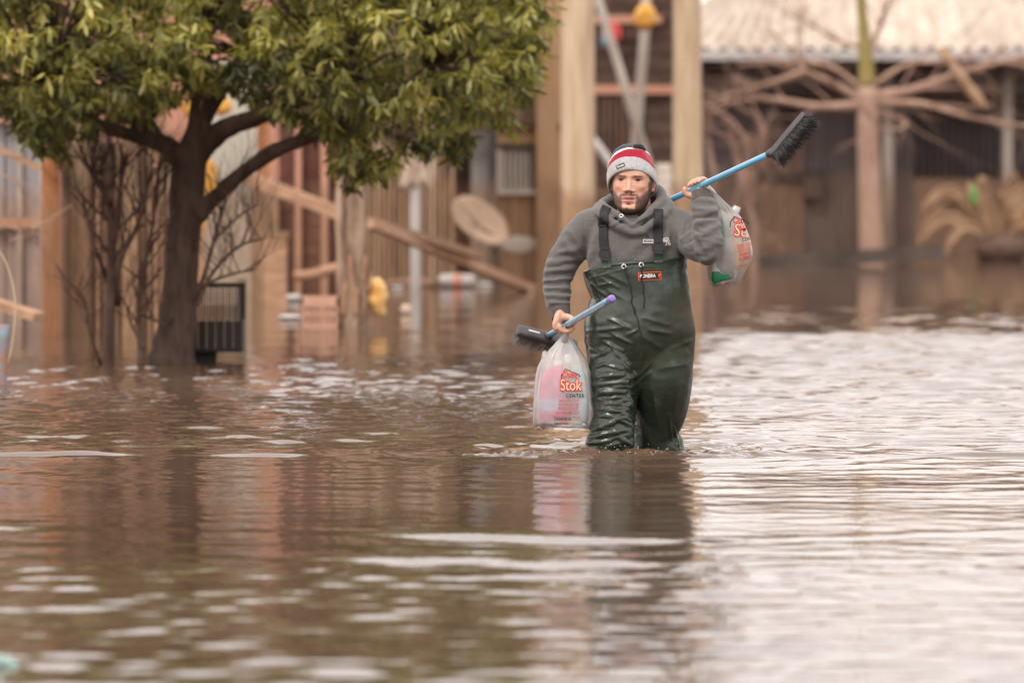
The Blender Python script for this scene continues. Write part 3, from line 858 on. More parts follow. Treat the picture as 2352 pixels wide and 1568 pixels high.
# ---- tall utility poles
def pole(u0, u1, hw0, hw1, d, label, seed):
    s_ = d / F; g = random.Random(seed); mb = MB(); pts = []; rd = []
    for k in range(26):
        t = k / 25; z = GZ + t * 6.2
        v = VH + (H - z) * F / d
        pts.append(P(u0 + (u1 - u0) * t, v, d)); rd.append((hw0 + (hw1 - hw0) * t) * s_ * g.uniform(0.97, 1.03))
    mb.tube(pts, rd, 20, 1)
    V = np.vstack(mb.v); nn = nfield(V, 8, seed, (1, 1, 0.15))
    c0 = np.array([X(u0, d), d]); V[:, :2] = V[:, :2] + (V[:, :2] - c0) * 0.06 * nn[:, None]
    return tag(make_obj('utility_pole', V, mb.f, M['pole'], at=base_at(u0, d)), label, 'pole')
pole(1326, 1330, 41, 35, DW(672), 'thick pale wooden utility pole beside the ochre house', 41)
pole(1581, 1573, 37, 28, DW(664), 'yellowish wooden utility pole in front of the low roof', 42)

# ---- dark brick house gap between the poles, with pipes
d = 55.0
R = empty('brick_house', base_at(1430, d), 'dim unplastered brick house between the two utility poles', 'house')
part_box(R, 'wall', M['darkwood'], 1290, 1560, None, None, d, 0.3, 4.3)
g = random.Random(77); bw, bh = 0.30, 0.155
me_b = None; zz = 0.0; row = 0
while zz < 2.9:
    x = X(1340, d) - (row % 2) * bw / 2
    while x < X(1520, d):
        if me_b is None:
            mb = MB(); mb.box(0, bw - 0.018, 0, 0.02, 0, bh - 0.018); o = mb.build('brick', M['brickdim'] if 'brickdim' in M else M['redwood'], R); me_b = o.data
            base_off = Vector(o.data.vertices[0].co); 
            for vtx in me_b.vertices: vtx.co -= base_off
        else:
            o = bpy.data.objects.new('brick', me_b); COL.objects.link(o); o.parent = R
        o.location = Vector((x, d - 0.02 + g.uniform(-0.003, 0.003), zz)) - Vector(R.location)
        x += bw
    zz += bh; row += 1
for v0, v1 in ((60, 92), (225, 420)):
    part_box(R, 'window', M['blackmetal'], 1372, 1478, v0, v1, d - 0.05, 0.02)
    for u in range(1380, 1478, 14):
        mb = MB(); mb.tube([P(u, v1, d - 0.07), P(u, v0, d - 0.07)], [0.005, 0.005], 5); mb.build('window_bar', M['rust'], R)
part_box(R, 'lintel', M['salmon'], 1340, 1560, 196, 216, d - 0.09, 0.06)
part_box(R, 'lintel', M['salmon'], 1340, 1520, 36, 54, d - 0.09, 0.06)
d = 52.0
def pipe(name, pts, r, m, label, cat='pipe'):
    mb = MB(); mb.tube([P(*p) for p in pts], [r] * len(pts), 10); return tag(mb.build(name, m, None, True), label, cat)
pipe('slanting_pipe', [(1362, -40, d), (1475, 330, d + 0.2), (1500, 415, d + 0.3), (1560, 640, d + .4)], 0.040, M['whitepipe'], 'dull steel pipe slanting down between the utility poles')
pipe('upright_pipe', [(1490, -120, d + 0.3), (1478, 120, d + 0.3), (1460, 330, d + 0.3), (1440, 700, d + .3)], 0.046, M['whitepipe'], 'pale upright pipe crossing the slanting one')
pipe('short_pipe', [(1345, 300, d - 1), (1380, 345, d - 1), (1430, 415, d - 1), (1500, 560, d - 1), (1530, 700, d - 1)], 0.036, M['gutter'], 'white pipe stub slanting out behind the man\'s cap')
floater_ = MB()
for (u, v, m_, lb, nm) in ((1412, 78, 'redcloth', 'small red cloth hung under the high window', 'hung_cloth'), (1392, 88, 'bluepaint', 'dark blue cloth hung beside the red one', 'hung_cloth')):
    mm_ = M.get(m_) or M.setdefault(m_, mat('red_cloth', (0.5, 0.05, 0.05), (0.6, 0.09, 0.08), 8, rough=0.9))
    mb = MB(); c = P(u, v, 54.8); mb.ball(c, (0.06, 0.04, 0.10), 12, 8); V = np.vstack(mb.v); V += nfield(V, 16, u)[:, None] * 0.02
    tag(make_obj(nm, V, mb.f, mm_), lb, 'cloth')
# stack of white blocks behind the cap
d = 47.0
for k in range(5):
    mb = MB(); z0 = Z(478 - k * 21, d); mb.box(X(1507 + (k % 2) * 2, d), X(1541 + (k % 2) * 2, d), d, d + 0.14, z0, z0 + 0.068)
    tag(mb.build('white_block', M['brick']), ('bottom whitish block of the stack on the ochre pier', 'whitish block just above the bottom one on the ochre pier', 'middle whitish block of the stack beside the yellowish pole', 'whitish block just under the top one of the stack', 'topmost whitish block of the stack beside the yellowish pole')[k], 'block', 'stack of whitish blocks')
mb = MB(); mb.box(X(1498, d), X(1552, d), d - 0.03, d + 0.2, GZ, Z(478, d) - 0.002)
tag(mb.build('block_plinth', M['ochre']), 'low ochre masonry pier under the whitish blocks', 'pier')

# ---- long low house on the right with corrugated roof
d = 58.0
R = empty('low_house', base_at(1950, d), 'long low house with cream corrugated roof and dark slatted front', 'house')
WL = part_box(R, 'wall', M['mauvewall'], 1490, 2700, None, None, d + 0.9, 0.2, 2.3)
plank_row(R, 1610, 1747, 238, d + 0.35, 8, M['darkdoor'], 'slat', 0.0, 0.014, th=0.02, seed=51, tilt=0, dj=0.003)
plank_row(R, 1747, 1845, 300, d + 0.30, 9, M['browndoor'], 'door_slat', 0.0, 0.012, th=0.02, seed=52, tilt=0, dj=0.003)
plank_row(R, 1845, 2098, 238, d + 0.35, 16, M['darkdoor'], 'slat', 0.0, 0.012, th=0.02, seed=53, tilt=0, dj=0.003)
part_box(R, 'lock_box', M['blackmetal'], 1846, 1890, 390, 456, d + 0.22, 0.1)
part_box(R, 'door_band', M['blackmetal'], 1747, 1845, 398, 418, d + 0.27, 0.02)
part_box(R, 'beam', M['darkwood'], 1500, 2700, 214, 238, d + 0.28, 0.12)
part_box(R, 'lower_panel', M['browndoor'], 2098, 2700, 408, None, d + 0.38, 0.03)
for u in range(2104, 2560, 17):
    mb = MB(); mb.tube([P(u, 408, d + 0.36), P(u, 238, d + 0.36)], [0.014, 0.014], 6); mb.build('gate_bar', M['blackmetal'], R, True)
for u in (2040, 2314, 2470):
    mb = MB(); mb.tube([P(u, 720, d + 0.1), P(u, 140, d + 0.1)], [0.06, 0.06], 12); mb.build('column', M['whitepipe'], R, True)
RF = make_obj('roof', [P(1500, 150, d + 0.5), P(2700, 150, d + 0.5), P(2700, 150, d + 0.9), P(1500, 150, d + 0.9)], [(0, 1, 2, 3)], M['darkwood'], R, False)
ez = Z(118, d); pitch = math.tan(math.radians(17)); dep = 4.2
cw = 0.177; nc = 6; xx = X(1497, d); k = 0
while xx < X(2690, d):
    x1_ = xx + cw * nc
    cols_ = np.linspace(xx, x1_ + 0.03, nc * 8 + 1)
    V = []; rows = 6
    for j in range(rows + 1):
        t = j / rows
        for c in cols_:
            sk = max(0.0, 1 - (c - X(1497, d)) / 1.6) * 1.5 * t
            V.append((c + sk, d - 0.32 + dep * t, ez + pitch * dep * t + 0.045 * math.cos(2 * math.pi * (c - xx) / cw) + 0.003 * (k % 2)))
    n = len(cols_)
    Fc = [(j * n + i, j * n + i + 1, (j + 1) * n + i + 1, (j + 1) * n + i) for j in range(rows) for i in range(n - 1)]
    make_obj('roof_sheet', V, Fc, M['roof'], RF)
    xx = x1_; k += 1
mb = MB(); mb.box(X(1366, d), X(2700, d), d - 0.44, d - 0.33, Z(140, d), Z(118, d)); mb.build('gutter', M['gutter'], R)
mb = MB(); mb.box(X(1500, d), X(2700, d), d - 0.32, d + 0.9, Z(138, d), Z(132, d)); mb.build('soffit', M['darkwood'], R)

# floating beam and dead plant before the house
d = DW(606)
mb = MB(); a = Vector((X(1752, d), d, 0.02)); b = Vector((X(2157, d - 1.2), d - 1.2, 0.13)); mb.beam(a, b, 0.16, 0.13)
tag(mb.build('floating_beam', M['darkbeam'] if 'darkbeam' in M else M['greysheet']), 'long dark squared beam floating before the slatted house', 'beam')
d = 56.3
R = empty('dead_agave', base_at(2285, d), 'dead agave with curled dry tan leaves in front of the barred gate', 'plant')
g = random.Random(61); c0 = P(2292, 560, d)
for (ut, vt, ub, vb, wd) in ((2130, 468, 2190, 440, 0.11), (2118, 545, 2180, 500, 0.12), (2128, 512, 2200, 470, 0.10), (2228, 425, 2240, 460, 0.13), (2255, 408, 2262, 470, 0.15), (2352, 430, 2320, 470, 0.13), (2400, 470, 2350, 470, 0.12), (2410, 545, 2350, 510, 0.12), (2180, 560, 2220, 520, 0.1), (2330, 400, 2305, 470, 0.1), (2300, 440, 2296, 480, 0.12), (2210, 480, 2236, 490, 0.1)):
    dy = g.uniform(-0.35, 0.25)
    A = [c0, P(ub, vb, d + dy * 0.5), P(ut, vt, d + dy), P(ut + (ut - ub) * 0.15, vt + 26, d + dy * 1.2)]
    C = crom(np.array([tuple(p) for p in A]), 6); V = []; Fc = []
    for i, p in enumerate(C):
        t = i / (len(C) - 1); w_ = wd * (0.55 + 0.6 * math.sin(math.pi * min(1, t + 0.12))) * (1 - t ** 3 * 0.9) * 0.5
        nn_ = np.cross(C[min(i + 1, len(C) - 1)] - C[max(i - 1, 0)], (0, 1, 0)); nn_ /= np.linalg.norm(nn_) + 1e-9
        for s2, dp in ((-1, 0.0), (-0.4, 0.03), (0.4, 0.03), (1, 0.0)): V.append(p + nn_ * w_ * s2 * 0.85 + np.array((0, dp, 0)))
    for i in range(len(C) - 1):
        for j in range(3): Fc.append((i * 4 + j, i * 4 + j + 1, i * 4 + j + 5, i * 4 + j + 4))
    o = make_obj('leaf', V, Fc, M['dryleaf'], R)
    md = o.modifiers.new('s', 'SOLIDIFY'); md.thickness = 0.015
mb = MB(); mb.ball(P(2300, 572, d), (0.28, 0.25, 0.16), 16, 10); V = np.vstack(mb.v); V += nfield(V, 9, 2.0)[:, None] * 0.05
make_obj('core', V, mb.f, M['twig'], R)
mb = MB(); c = P(2237, 452, d - 0.4); mb.tube([P(2237, 470, d - 0.4), P(2237, 466, d - .4), P(2237, 440, d - .4), P(2237, 430, d - .4), P(2237, 422, d - .4)], [0.03, 0.04, 0.04, 0.018, 0.016], 12, 3)
tag(mb.build('green_bottle', M['green'], None, True), 'bright green bottle lodged in the dead agave', 'bottle')
# bare tree on the right
d = DW(594); s_ = d / F
R = empty('bare_tree', base_at(1990, d), 'bare pinkish tree with long level branches before the low house', 'tree')
mb = MB(); mb.tube([P(2006, 720, d), P(2004, 590, d), P(1998, 450, d), P(1994, 300, d), P(1992, 200, d)], [0.15, 0.135, 0.118, 0.112, 0.10], 16, 4); mb.build('trunk', M['drybark'], R, True)
mb = MB(); mb.tube([P(1992, 205, d), P(1988, 120, d), P(1978, 0, d), P(1972, -160, d), P(1980, -300, d)], [0.095, 0.07, 0.05, 0.04, 0.02], 12, 4); mb.build('leader', M['greenbark'], R, True)
g = random.Random(19)
for A, r in ((((1990, 235), (1930, 200), (1850, 165), (1835, 140)), 0.055), (((1990, 240), (1880, 245), (1760, 228), (1640, 240)), 0.05), (((1995, 225), (2100, 205), (2200, 170), (2352, 130), (2480, 100)), 0.06),
             (((2000, 235), (2120, 240), (2230, 270), (2352, 290), (2450, 310)), 0.045), (((2000, 250), (2080, 280), (2050, 300), (2010, 290)), 0.03), (((1992, 140), (2020, 60), (2050, -20), (2090, -120)), 0.035),
             (((1992, 215), (1900, 150), (1800, 145), (1700, 150)), 0.03), (((1992, 110), (1930, 95), (1870, 60), (1820, 40)), 0.025), (((2000, 200), (2080, 150), (2160, 140), (2260, 120)), 0.03), (((1850, 165), (1760, 195), (1690, 215), (1625, 235)), 0.035)):
    mb = MB(); ps = [P(u, v, d + g.uniform(-0.4, 0.4) * i / 3) for i, (u, v) in enumerate(A)]
    mb.tube(ps, [r * (1 - 0.22 * i) if i < 4 else r * 0.2 for i in range(len(ps))], 9, 5)
    C = crom(np.array([tuple(p) for p in ps]), 6)
    for k in range(4, len(C), 2):
        dv = C[k] - C[k - 1]
        limb(mb, C[k], Vector(dv / np.linalg.norm(dv)) + Vector((g.gauss(0, .4), g.gauss(0, .4), g.gauss(0.1, .45))), g.uniform(0.3, 0.6), r * 0.3, 2, g, 5, 0.02, 0.5)
    mb.build('branch', M['drybark'], R, True)
d = 56.5
mb = MB(); mb.tube([P(2160, 110, d), P(2215, 190, d), P(2262, 250, d)], [0.045, 0.06, 0.05], 10, 3)
tag(mb.build('broken_branch', M['dryleaf'], None, True), 'broken tan branch hanging caught in the bare tree', 'branch')
# gnarled dead vine at the left of the slatted front
d = 57.0; g = random.Random(23)
R = empty('dead_vine', base_at(1705, d), 'gnarled dead vine climbing up the slatted house front', 'plant')
for A, r in ((((1700, 720), (1700, 590), (1690, 500), (1705, 420), (1690, 340), (1670, 270)), 0.085), (((1712, 700), (1730, 540), (1715, 470), (1738, 380), (1752, 310), (1735, 260)), 0.065), (((1690, 650), (1680, 520), (1712, 420), (1720, 350), (1690, 290), (1640, 250)), 0.05), (((1625, 700), (1628, 540), (1640, 420), (1628, 320), (1640, 250)), 0.04)):
    mb = MB(); ps = [P(u, v, d + g.uniform(-0.1, 0.1)) for u, v in A]
    mb.tube(ps, [r * g.uniform(0.7, 1.15) * (1 - 0.1 * i) for i in range(len(ps))], 9, 6)
    C = crom(np.array([tuple(p) for p in ps]), 5)
    for k in range(6, len(C), 3): limb(mb, C[k], (g.gauss(0, 1), g.gauss(0, 0.3), g.gauss(0.3, 0.7)), g.uniform(0.2, 0.5), r * 0.3, 2, g, 5, 0.0, 0.7)
    mb.build('stem', M['drybark'], R, True)

# ================================================================ the leafy tree
def leaf_material():
    m = bpy.data.materials.new('glossy_leaf'); m.use_nodes = True
    t = m.node_tree; N = t.nodes.new; Lk = t.links.new
    b = t.nodes['Principled BSDF']; at = N('ShaderNodeAttribute'); at.attribute_name = 'tint'
    oi = N('ShaderNodeObjectInfo')
    Lk(at.outputs['Color'], b.inputs['Base Color']); b.inputs['Roughness'].default_value = 0.42; b.inputs['Specular IOR Level'].default_value = 0.5
    tr = N('ShaderNodeBsdfTranslucent'); mmx = N('ShaderNodeMix'); mmx.data_type = 'RGBA'; mmx.blend_type = 'MULTIPLY'; mmx.inputs['Factor'].default_value = 1
    mmx.inputs['B'].default_value = (1.5, 1.5, 0.5, 1); Lk(at.outputs['Color'], mmx.inputs['A']); Lk(mmx.outputs['Result'], tr.inputs['Color'])
    ms = N('ShaderNodeMixShader'); ms.inputs['Fac'].default_value = 0.34
    Lk(b.outputs[0], ms.inputs[1]); Lk(tr.outputs[0], ms.inputs[2]); Lk(ms.outputs[0], t.nodes['Material Output'].inputs['Surface'])
    return m
M['leaf'] = leaf_material()
DT = DW(835)
TREE = empty('leafy_tree', base_at(410, DT), 'broad leafy green tree with dark forked trunk standing in the water', 'tree')
TK = MB()
TK.tube([P(398, 1080, DT), P(396, 850, DT), P(400, 800, DT), P(410, 700, DT), P(418, 600, DT), P(425, 500, DT), P(430, 420, DT), P(440, 360, DT), P(455, 300, DT), P(462, 230, DT), P(470, 100, DT)],
        [(0.155, 0.15), (0.13, 0.125), (0.107, 0.105), (0.093, 0.093), (0.088, 0.09), (0.088, 0.09), (0.09, 0.085), (0.082, 0.08), (0.062, 0.06), (0.05, 0.05), (0.03, 0.03)], 24, 4)
def limbtube(A, R_, off):
    TK.tube([P(u, v, DT + o) for (u, v), o in zip(A, off)], R_, 14, 5)
limbtube([(432, 400), (415, 365), (370, 328), (300, 310), (235, 290), (180, 262), (110, 200)], [0.07, 0.065, 0.05, 0.042, 0.034, 0.026, 0.015], [0, -.05, -.1, -.2, -.3, -.4, -.5])
limbtube([(370, 332), (348, 300), (335, 265), (320, 190), (290, 60)], [0.045, 0.038, 0.034, 0.028, 0.015], [-.1, -.05, .05, .1, .2])
limbtube([(440, 370), (475, 330), (520, 296), (590, 268), (680, 235), (800, 180)], [0.07, 0.062, 0.055, 0.048, 0.04, 0.02], [0, 0, -.1, -.2, -.3, -.5])
limbtube([(432, 520), (470, 478), (520, 430), (580, 380), (650, 338), (740, 308), (860, 250), (980, 150)], [0.055, 0.046, 0.04, 0.038, 0.036, 0.032, 0.025, 0.012], [0, -.05, -.1, -.15, -.2, -.2, -.3, -.4])
limbtube([(450, 320), (480, 250), (560, 120), (680, -40)], [0.05, 0.045, 0.035, 0.02], [0, .1, .3, .5])
V, Fc = remesh(TK, 0.011)
V = lap(V, Fc, 3)
N_ = vnormals(V, Fc)
V = V + N_ * (0.010 * nfield(V, 9, 5.0, (1, 1, 0.45)) + 0.005 * nfield(V, 30, 2.0, (1, 1, 0.4)))[:, None]
make_obj('trunk', V, Fc, M['bark'], TREE)

LOW = np.array([(-200, 180), (0, 232), (30, 262), (80, 322), (130, 332), (200, 305), (235, 262), (300, 282), (345, 285), (400, 238), (480, 212), (560, 236), (640, 285), (700, 306), (755, 325), (800, 415), (830, 368), (860, 385), (905, 372), (950, 340), (1000, 345), (1060, 322), (1085, 262), (1130, 262), (1180, 272), (1215, 212), (1245, 130), (1275, 40), (1300, -20), (1320, -200)], dtype=float)
def low_at(u): return np.interp(u, LOW[:, 0], LOW[:, 1])
g = np.random.default_rng(3)
CL = []
while len(CL) < 4100:
    u = g.uniform(-190, 1300); v = g.uniform(-430, 420); q = g.uniform(-1, 1)
    lw = low_at(u) - 14 + 26 * math.sin(u * 0.045 + 4 * q) * (0.4 + 0.6 * abs(q)) - 150 * max(0, abs(q) - 0.25) ** 1.5
    if v > lw: continue
    # rounded outline above and at the sides
    if ((u - 560) / 800) ** 2 + (min(v, 0) / 440) ** 2 > 1: continue
    if abs(q) > 1 - 0.5 * (max(0, -v) / 440) ** 2: continue
    # broad clumps with darker gaps between them
    cl = noise.noise(Vector((u * 0.0105, v * 0.013, q * 2.6)))
    if cl < -0.05 and v < lw - 14: continue
    CL.append((u, v, q))
for k in range(95):
    u = g.uniform(-20, 1240); q = g.uniform(-0.75, 0.75); v = low_at(u) - 20 - 120 * max(0, abs(q) - 0.25) ** 1.5
    du = g.normal(0, 5)
    if 175 < u < 770: v -= 25
    for i in range(g.integers(1, 3) if 175 < u < 770 else g.integers(2, 6)):
        CL.append((u, v, q)); u += du + g.normal(0, 4); v += g.uniform(9, 17)
CL = np.array(CL)
# one leaf: 2 x 5 grid bent along the midrib
lt = np.array([0.0, 0.22, 0.5, 0.78, 1.0]); lw_ = np.array([0.06, 0.36, 0.5, 0.34, 0.02])
LV = []
for a, b in zip(lt, lw_):
    for s2 in (-1, 0, 1): LV.append((s2 * b, a, -0.10 * (1 - abs(s2)) - 0.25 * a * a))
LV = np.array(LV)
LF = [(i * 3 + j, i * 3 + j + 1, i * 3 + j + 4, i * 3 + j + 3) for i in range(4) for j in range(2)]
mats_, tints, depth_ = [], [], []
for (u, v, q) in CL:
    c = np.array(P(u, v, DT + 1.65 * q))
    young_lit = noise.noise(Vector((u * 0.012 + 9, v * 0.016, q * 3))) * 0.9 + (0.60 if v < 110 else 0.34) + g.normal(0, 0.16)  # random young clusters, plus light from above put into the upper crown's tint
    k = g.integers(6, 11); sag = g.uniform(0.25, 1.0)
    a0 = g.uniform(0, 6.283)
    for i in range(k):
        a = a0 + i * 2.399; el = g.uniform(-1.15, 0.35) - 0.35 * sag
        dv = np.array([math.cos(a) * math.cos(el), math.sin(a) * math.cos(el), math.sin(el)])
        up = np.array([0, 0, 1.0]) + g.normal(0, 0.35, 3); sd = np.cross(dv, up); sd /= np.linalg.norm(sd) + 1e-9; nn_ = np.cross(sd, dv)
        L = g.uniform(0.045, 0.095); Wd = L * g.uniform(0.30, 0.40)
        B = np.stack([sd * Wd, dv * L, nn_ * L * 0.5], 1)
        mats_.append((B, c + dv * 0.014 + g.normal(0, 0.012, 3)))
        y = np.clip(young_lit + g.normal(0, 0.13), 0, 1)
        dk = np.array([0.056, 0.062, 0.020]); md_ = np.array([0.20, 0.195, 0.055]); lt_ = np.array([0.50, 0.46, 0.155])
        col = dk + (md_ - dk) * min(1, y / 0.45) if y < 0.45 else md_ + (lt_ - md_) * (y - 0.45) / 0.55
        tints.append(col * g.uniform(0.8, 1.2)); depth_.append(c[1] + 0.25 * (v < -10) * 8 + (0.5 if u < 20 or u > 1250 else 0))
order = np.argsort(depth_)
pick = set(order[:1800:6].tolist())
AV = []; AC = []; AF = []
nL = 0
near_meshes = []
for q_ in range(6):
    me = bpy.data.meshes.new('leaf'); me.from_pydata(LV.tolist(), [], LF); me.materials.append(M['leaf'])
    me.polygons.foreach_set('use_smooth', [True] * len(me.polygons))
    col = ([0.056, 0.062, 0.02], [0.10, 0.105, 0.032], [0.16, 0.158, 0.045], [0.22, 0.212, 0.06], [0.32, 0.30, 0.095], [0.44, 0.41, 0.135])[q_]
    at_ = me.color_attributes.new('tint', 'FLOAT_COLOR', 'POINT'); at_.data.foreach_set('color', np.tile(np.array(col + [1.0]), len(LV)))
    near_meshes.append(me)
tl = np.array(TREE.location)
for i, (B, c) in enumerate(mats_):
    if i in pick:
        lum = tints[i][1]; q_ = int(np.argmin([abs(lum - x) for x in (0.062, 0.105, 0.158, 0.212, 0.30, 0.41)]))
        o = bpy.data.objects.new('leaf', near_meshes[q_]); COL.objects.link(o); o.parent = TREE
        Mx = Matrix([[B[0, 0], B[0, 1], B[0, 2], c[0] - tl[0]], [B[1, 0], B[1, 1], B[1, 2], c[1] - tl[1]], [B[2, 0], B[2, 1], B[2, 2], c[2] - tl[2]], [0, 0, 0, 1]])
        o.matrix_local = Mx
        continue
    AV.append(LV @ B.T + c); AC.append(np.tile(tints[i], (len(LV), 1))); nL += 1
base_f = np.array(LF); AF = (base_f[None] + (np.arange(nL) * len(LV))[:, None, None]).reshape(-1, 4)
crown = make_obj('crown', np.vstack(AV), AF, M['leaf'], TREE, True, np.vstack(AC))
crown['kind'] = 'stuff'
# twigs that carry the leaves
g2 = random.Random(9); mb = MB()
hubs = [P(180, 262, DT - .4), P(300, 150, DT), P(470, 100, DT), P(680, 235, DT - .3), P(800, 180, DT - .5), P(860, 250, DT - .3), P(980, 150, DT - .4), P(560, 120, DT + .3), P(110, 200, DT - .5), P(680, -40, DT + .5), P(740, 308, DT - .2)]
for i in range(0, len(CL), 9):
    c = P(CL[i][0], CL[i][1], DT + 1.65 * CL[i][2]); h = min(hubs, key=lambda p: (p - c).length)
    mid = (h * 0.45 + c * 0.55) + Vector((g2.gauss(0, .04), g2.gauss(0, .04), g2.gauss(0.03, .04)))
    mb.tube([h, mid, c], [0.010, 0.006, 0.003], 4, 2, cap=False)
tw = mb.build('twigs', M['bark'], TREE, True); tw['kind'] = 'stuff'

# bare dark shrubs either side of the trunk
def shrub(name, stems, label, seed, depth=4):
    g = random.Random(seed); d = DW(838)
    R = empty(name, (X(stems[0][0][0][0], d), d, GZ), label, 'shrub')
    for A, r in stems:
        mb = MB(); ps = [P(u, v, d + g.uniform(-0.1, 0.1)) for u, v in A]
        mb.tube(ps, [r * (1 - 0.55 * i / (len(ps) - 1)) for i in range(len(ps))], 7, 4)
        C = crom(np.array([tuple(p) for p in ps]), 4)
        for k in range(len(C) // 3, len(C), 1):
            limb(mb, C[k], (g.gauss(0, 0.7), g.gauss(0, 0.5), g.uniform(0.5, 1.1)), g.uniform(0.12, 0.24), r * 0.34, 3, g, 4, 0.25, 0.5, (3, 4), seg=3)
        mb.build('stem', M['twig'], R, True)
shrub('bare_shrub', [([(252, 980), (250, 835), (252, 700), (258, 560), (255, 480), (225, 420), (200, 380)], 0.030), ([(268, 700), (275, 600), (310, 530), (330, 470), (345, 400)], 0.018),
                     ([(262, 560), (272, 470), (280, 400), (285, 360)], 0.016), ([(300, 960), (322, 830), (318, 720), (330, 620), (350, 520), (362, 400)], 0.020),
                     ([(246, 640), (215, 560), (200, 500), (190, 450)], 0.012), ([(232, 840), (205, 760), (195, 700), (170, 660)], 0.011), ([(318, 720), (380, 745)], 0.012), ([(330, 800), (300, 740), (290, 700)], 0.009)],
      'dark bare shrub with many upright twigs left of the trunk', 71)
shrub('bare_shrub', [([(455, 700), (480, 640), (520, 590), (560, 560), (600, 550)], 0.012), ([(450, 690), (478, 600), (500, 520), (515, 470), (520, 440)], 0.012), ([(462, 660), (500, 640), (550, 625), (585, 620)], 0.010), ([(470, 640), (490, 560), (545, 500), (590, 470)], 0.010)],
      'thin bare twigs spreading from the right side of the trunk', 72)

# ================================================================ the wading man
PER = empty('person', (PX, DP, GZ), 'person in green rubber chest waders, grey hoodie and striped beanie wading through the flood', 'person')
S = DP / F                                        # metres per photo pixel at the man
M['skin'] = mat('skin', None, (0.93, 1.07), 60, attr=True, rough=0.48, spec=0.4, sss=0.04, bump=0.12, bscale=160, bdist=0.002)
M['hoodie'] = mat('grey_heather_fleece', (0.086, 0.081, 0.079), (0.150, 0.142, 0.138), 420, (1, 1, 0.6), 0.95, 0.22, 420, spec=0.15, sheen=0.25, detail=3, lo=0.33, hi=0.68, bdist=0.003)
M['ribknit'] = mat('dark_rib_knit', (0.070, 0.060, 0.058), (0.12, 0.105, 0.10), 200, (1, 1, 0.3), 0.95, 0.3, spec=0.15, sheen=0.2)
M['hoodlining'] = mat('hood_lining', (0.06, 0.055, 0.075), (0.11, 0.10, 0.13), 120, rough=0.95)
def wader_material():
    m = mat('green_wader_rubber', (0.016, 0.026, 0.016), (0.024, 0.035, 0.023), 9, rough=0.22, spec=0.6, bump=0.10, bscale=26, rvar=0.0, bdist=0.006)
    t = m.node_tree; b = t.nodes['Principled BSDF']; N = t.nodes.new; Lk = t.links.new
    src = b.inputs['Base Color'].links[0].from_socket
    tcx = N('ShaderNodeTexCoord'); n = N('ShaderNodeTexNoise'); n.inputs['Scale'].default_value = 5.5; n.inputs['Detail'].default_value = 9; n.inputs['Roughness'].default_value = 0.7
    Lk(tcx.outputs['Object'], n.inputs['Vector'])
    sx = N('ShaderNodeSeparateXYZ'); Lk(tcx.outputs['Object'], sx.inputs[0])
    ad = N('ShaderNodeMath'); ad.operation = 'MULTIPLY_ADD'; ad.inputs[1].default_value = 0.75; Lk(sx.outputs['X'], ad.inputs[0]); Lk(n.outputs['Fac'], ad.inputs[2])
    r = N('ShaderNodeMapRange'); r.inputs['From Min'].default_value = 0.60; r.inputs['From Max'].default_value = 0.74; r.inputs['To Max'].default_value = 0.5; Lk(ad.outputs[0], r.inputs['Value'])
    mm = N('ShaderNodeMix'); mm.data_type = 'RGBA'; Lk(r.outputs[0], mm.inputs['Factor']); Lk(src, mm.inputs['A']); mm.inputs['B'].default_value = (0.085, 0.055, 0.034, 1)
    Lk(mm.outputs['Result'], b.inputs['Base Color'])
    # dusty where the mud dried on, wet and shiny elsewhere
    r6 = N('ShaderNodeMapRange'); r6.inputs['From Min'].default_value = 0.48; r6.inputs['From Max'].default_value = 0.68; r6.inputs['To Min'].default_value = 0.25; r6.inputs['To Max'].default_value = 0.62
    Lk(ad.outputs[0], r6.inputs['Value']); Lk(r6.outputs[0], b.inputs['Roughness'])
    r7 = N('ShaderNodeMapRange'); r7.inputs['From Min'].default_value = 0.48; r7.inputs['From Max'].default_value = 0.68; r7.inputs['To Min'].default_value = 0.65; r7.inputs['To Max'].default_value = 0.2
    Lk(ad.outputs[0], r7.inputs['Value']); Lk(r7.outputs[0], b.inputs['Specular IOR Level'])
    return m
M['wader'] = wader_material()
M['webbing'] = mat('black_webbing', (0.014, 0.013, 0.014), (0.03, 0.028, 0.03), 120, (1, 1, 3), 0.8, 0.4, bdist=0.002)
M['blackplastic'] = mat('black_plastic', (0.022, 0.021, 0.023), (0.03, 0.028, 0.03), 30, rough=0.38)
M['chrome'] = mat('steel_eyelet', (0.55, 0.52, 0.50), (0.62, 0.6, 0.58), 20, rough=0.25, metal=1.0)
M['redcloth2'] = mat('dark_red_tee', (0.16, 0.014, 0.018), (0.20, 0.02, 0.024), 80, rough=0.9)
M['cord'] = mat('dark_cord', (0.020, 0.014, 0.013), (0.032, 0.024, 0.022), 200, rough=0.9)
M['greyknit'] = mat('pale_grey_knit', (0.30, 0.30, 0.305), (0.44, 0.44, 0.445), 160, (1, 1, 0.35), 0.95, 0.5, spec=0.15, sheen=0.3, bdist=0.004)
M['capknit'] = mat('striped_knit', None, (0.8, 1.15), 220, attr=True, rough=0.95, spec=0.15, sheen=0.25, bump=0.35, bscale=260, bdist=0.003)
M['hair'] = mat('dark_beard_hair', (0.016, 0.010, 0.008), (0.045, 0.027, 0.018), 90, rough=0.6)
M['ink_black'] = mat('black_print', (0.012, 0.012, 0.013), None, 8, rough=0.6)
M['ink_white'] = mat('white_print', (0.72, 0.70, 0.68), None, 8, rough=0.6)
M['ink_red'] = mat('red_print', (0.66, 0.055, 0.035), None, 8, rough=0.5)
M['ink_orange'] = mat('orange_print', (0.78, 0.10, 0.025), None, 8, rough=0.5)
M['ink_yellow'] = mat('yellow_print', (0.82, 0.42, 0.10), None, 8, rough=0.5)
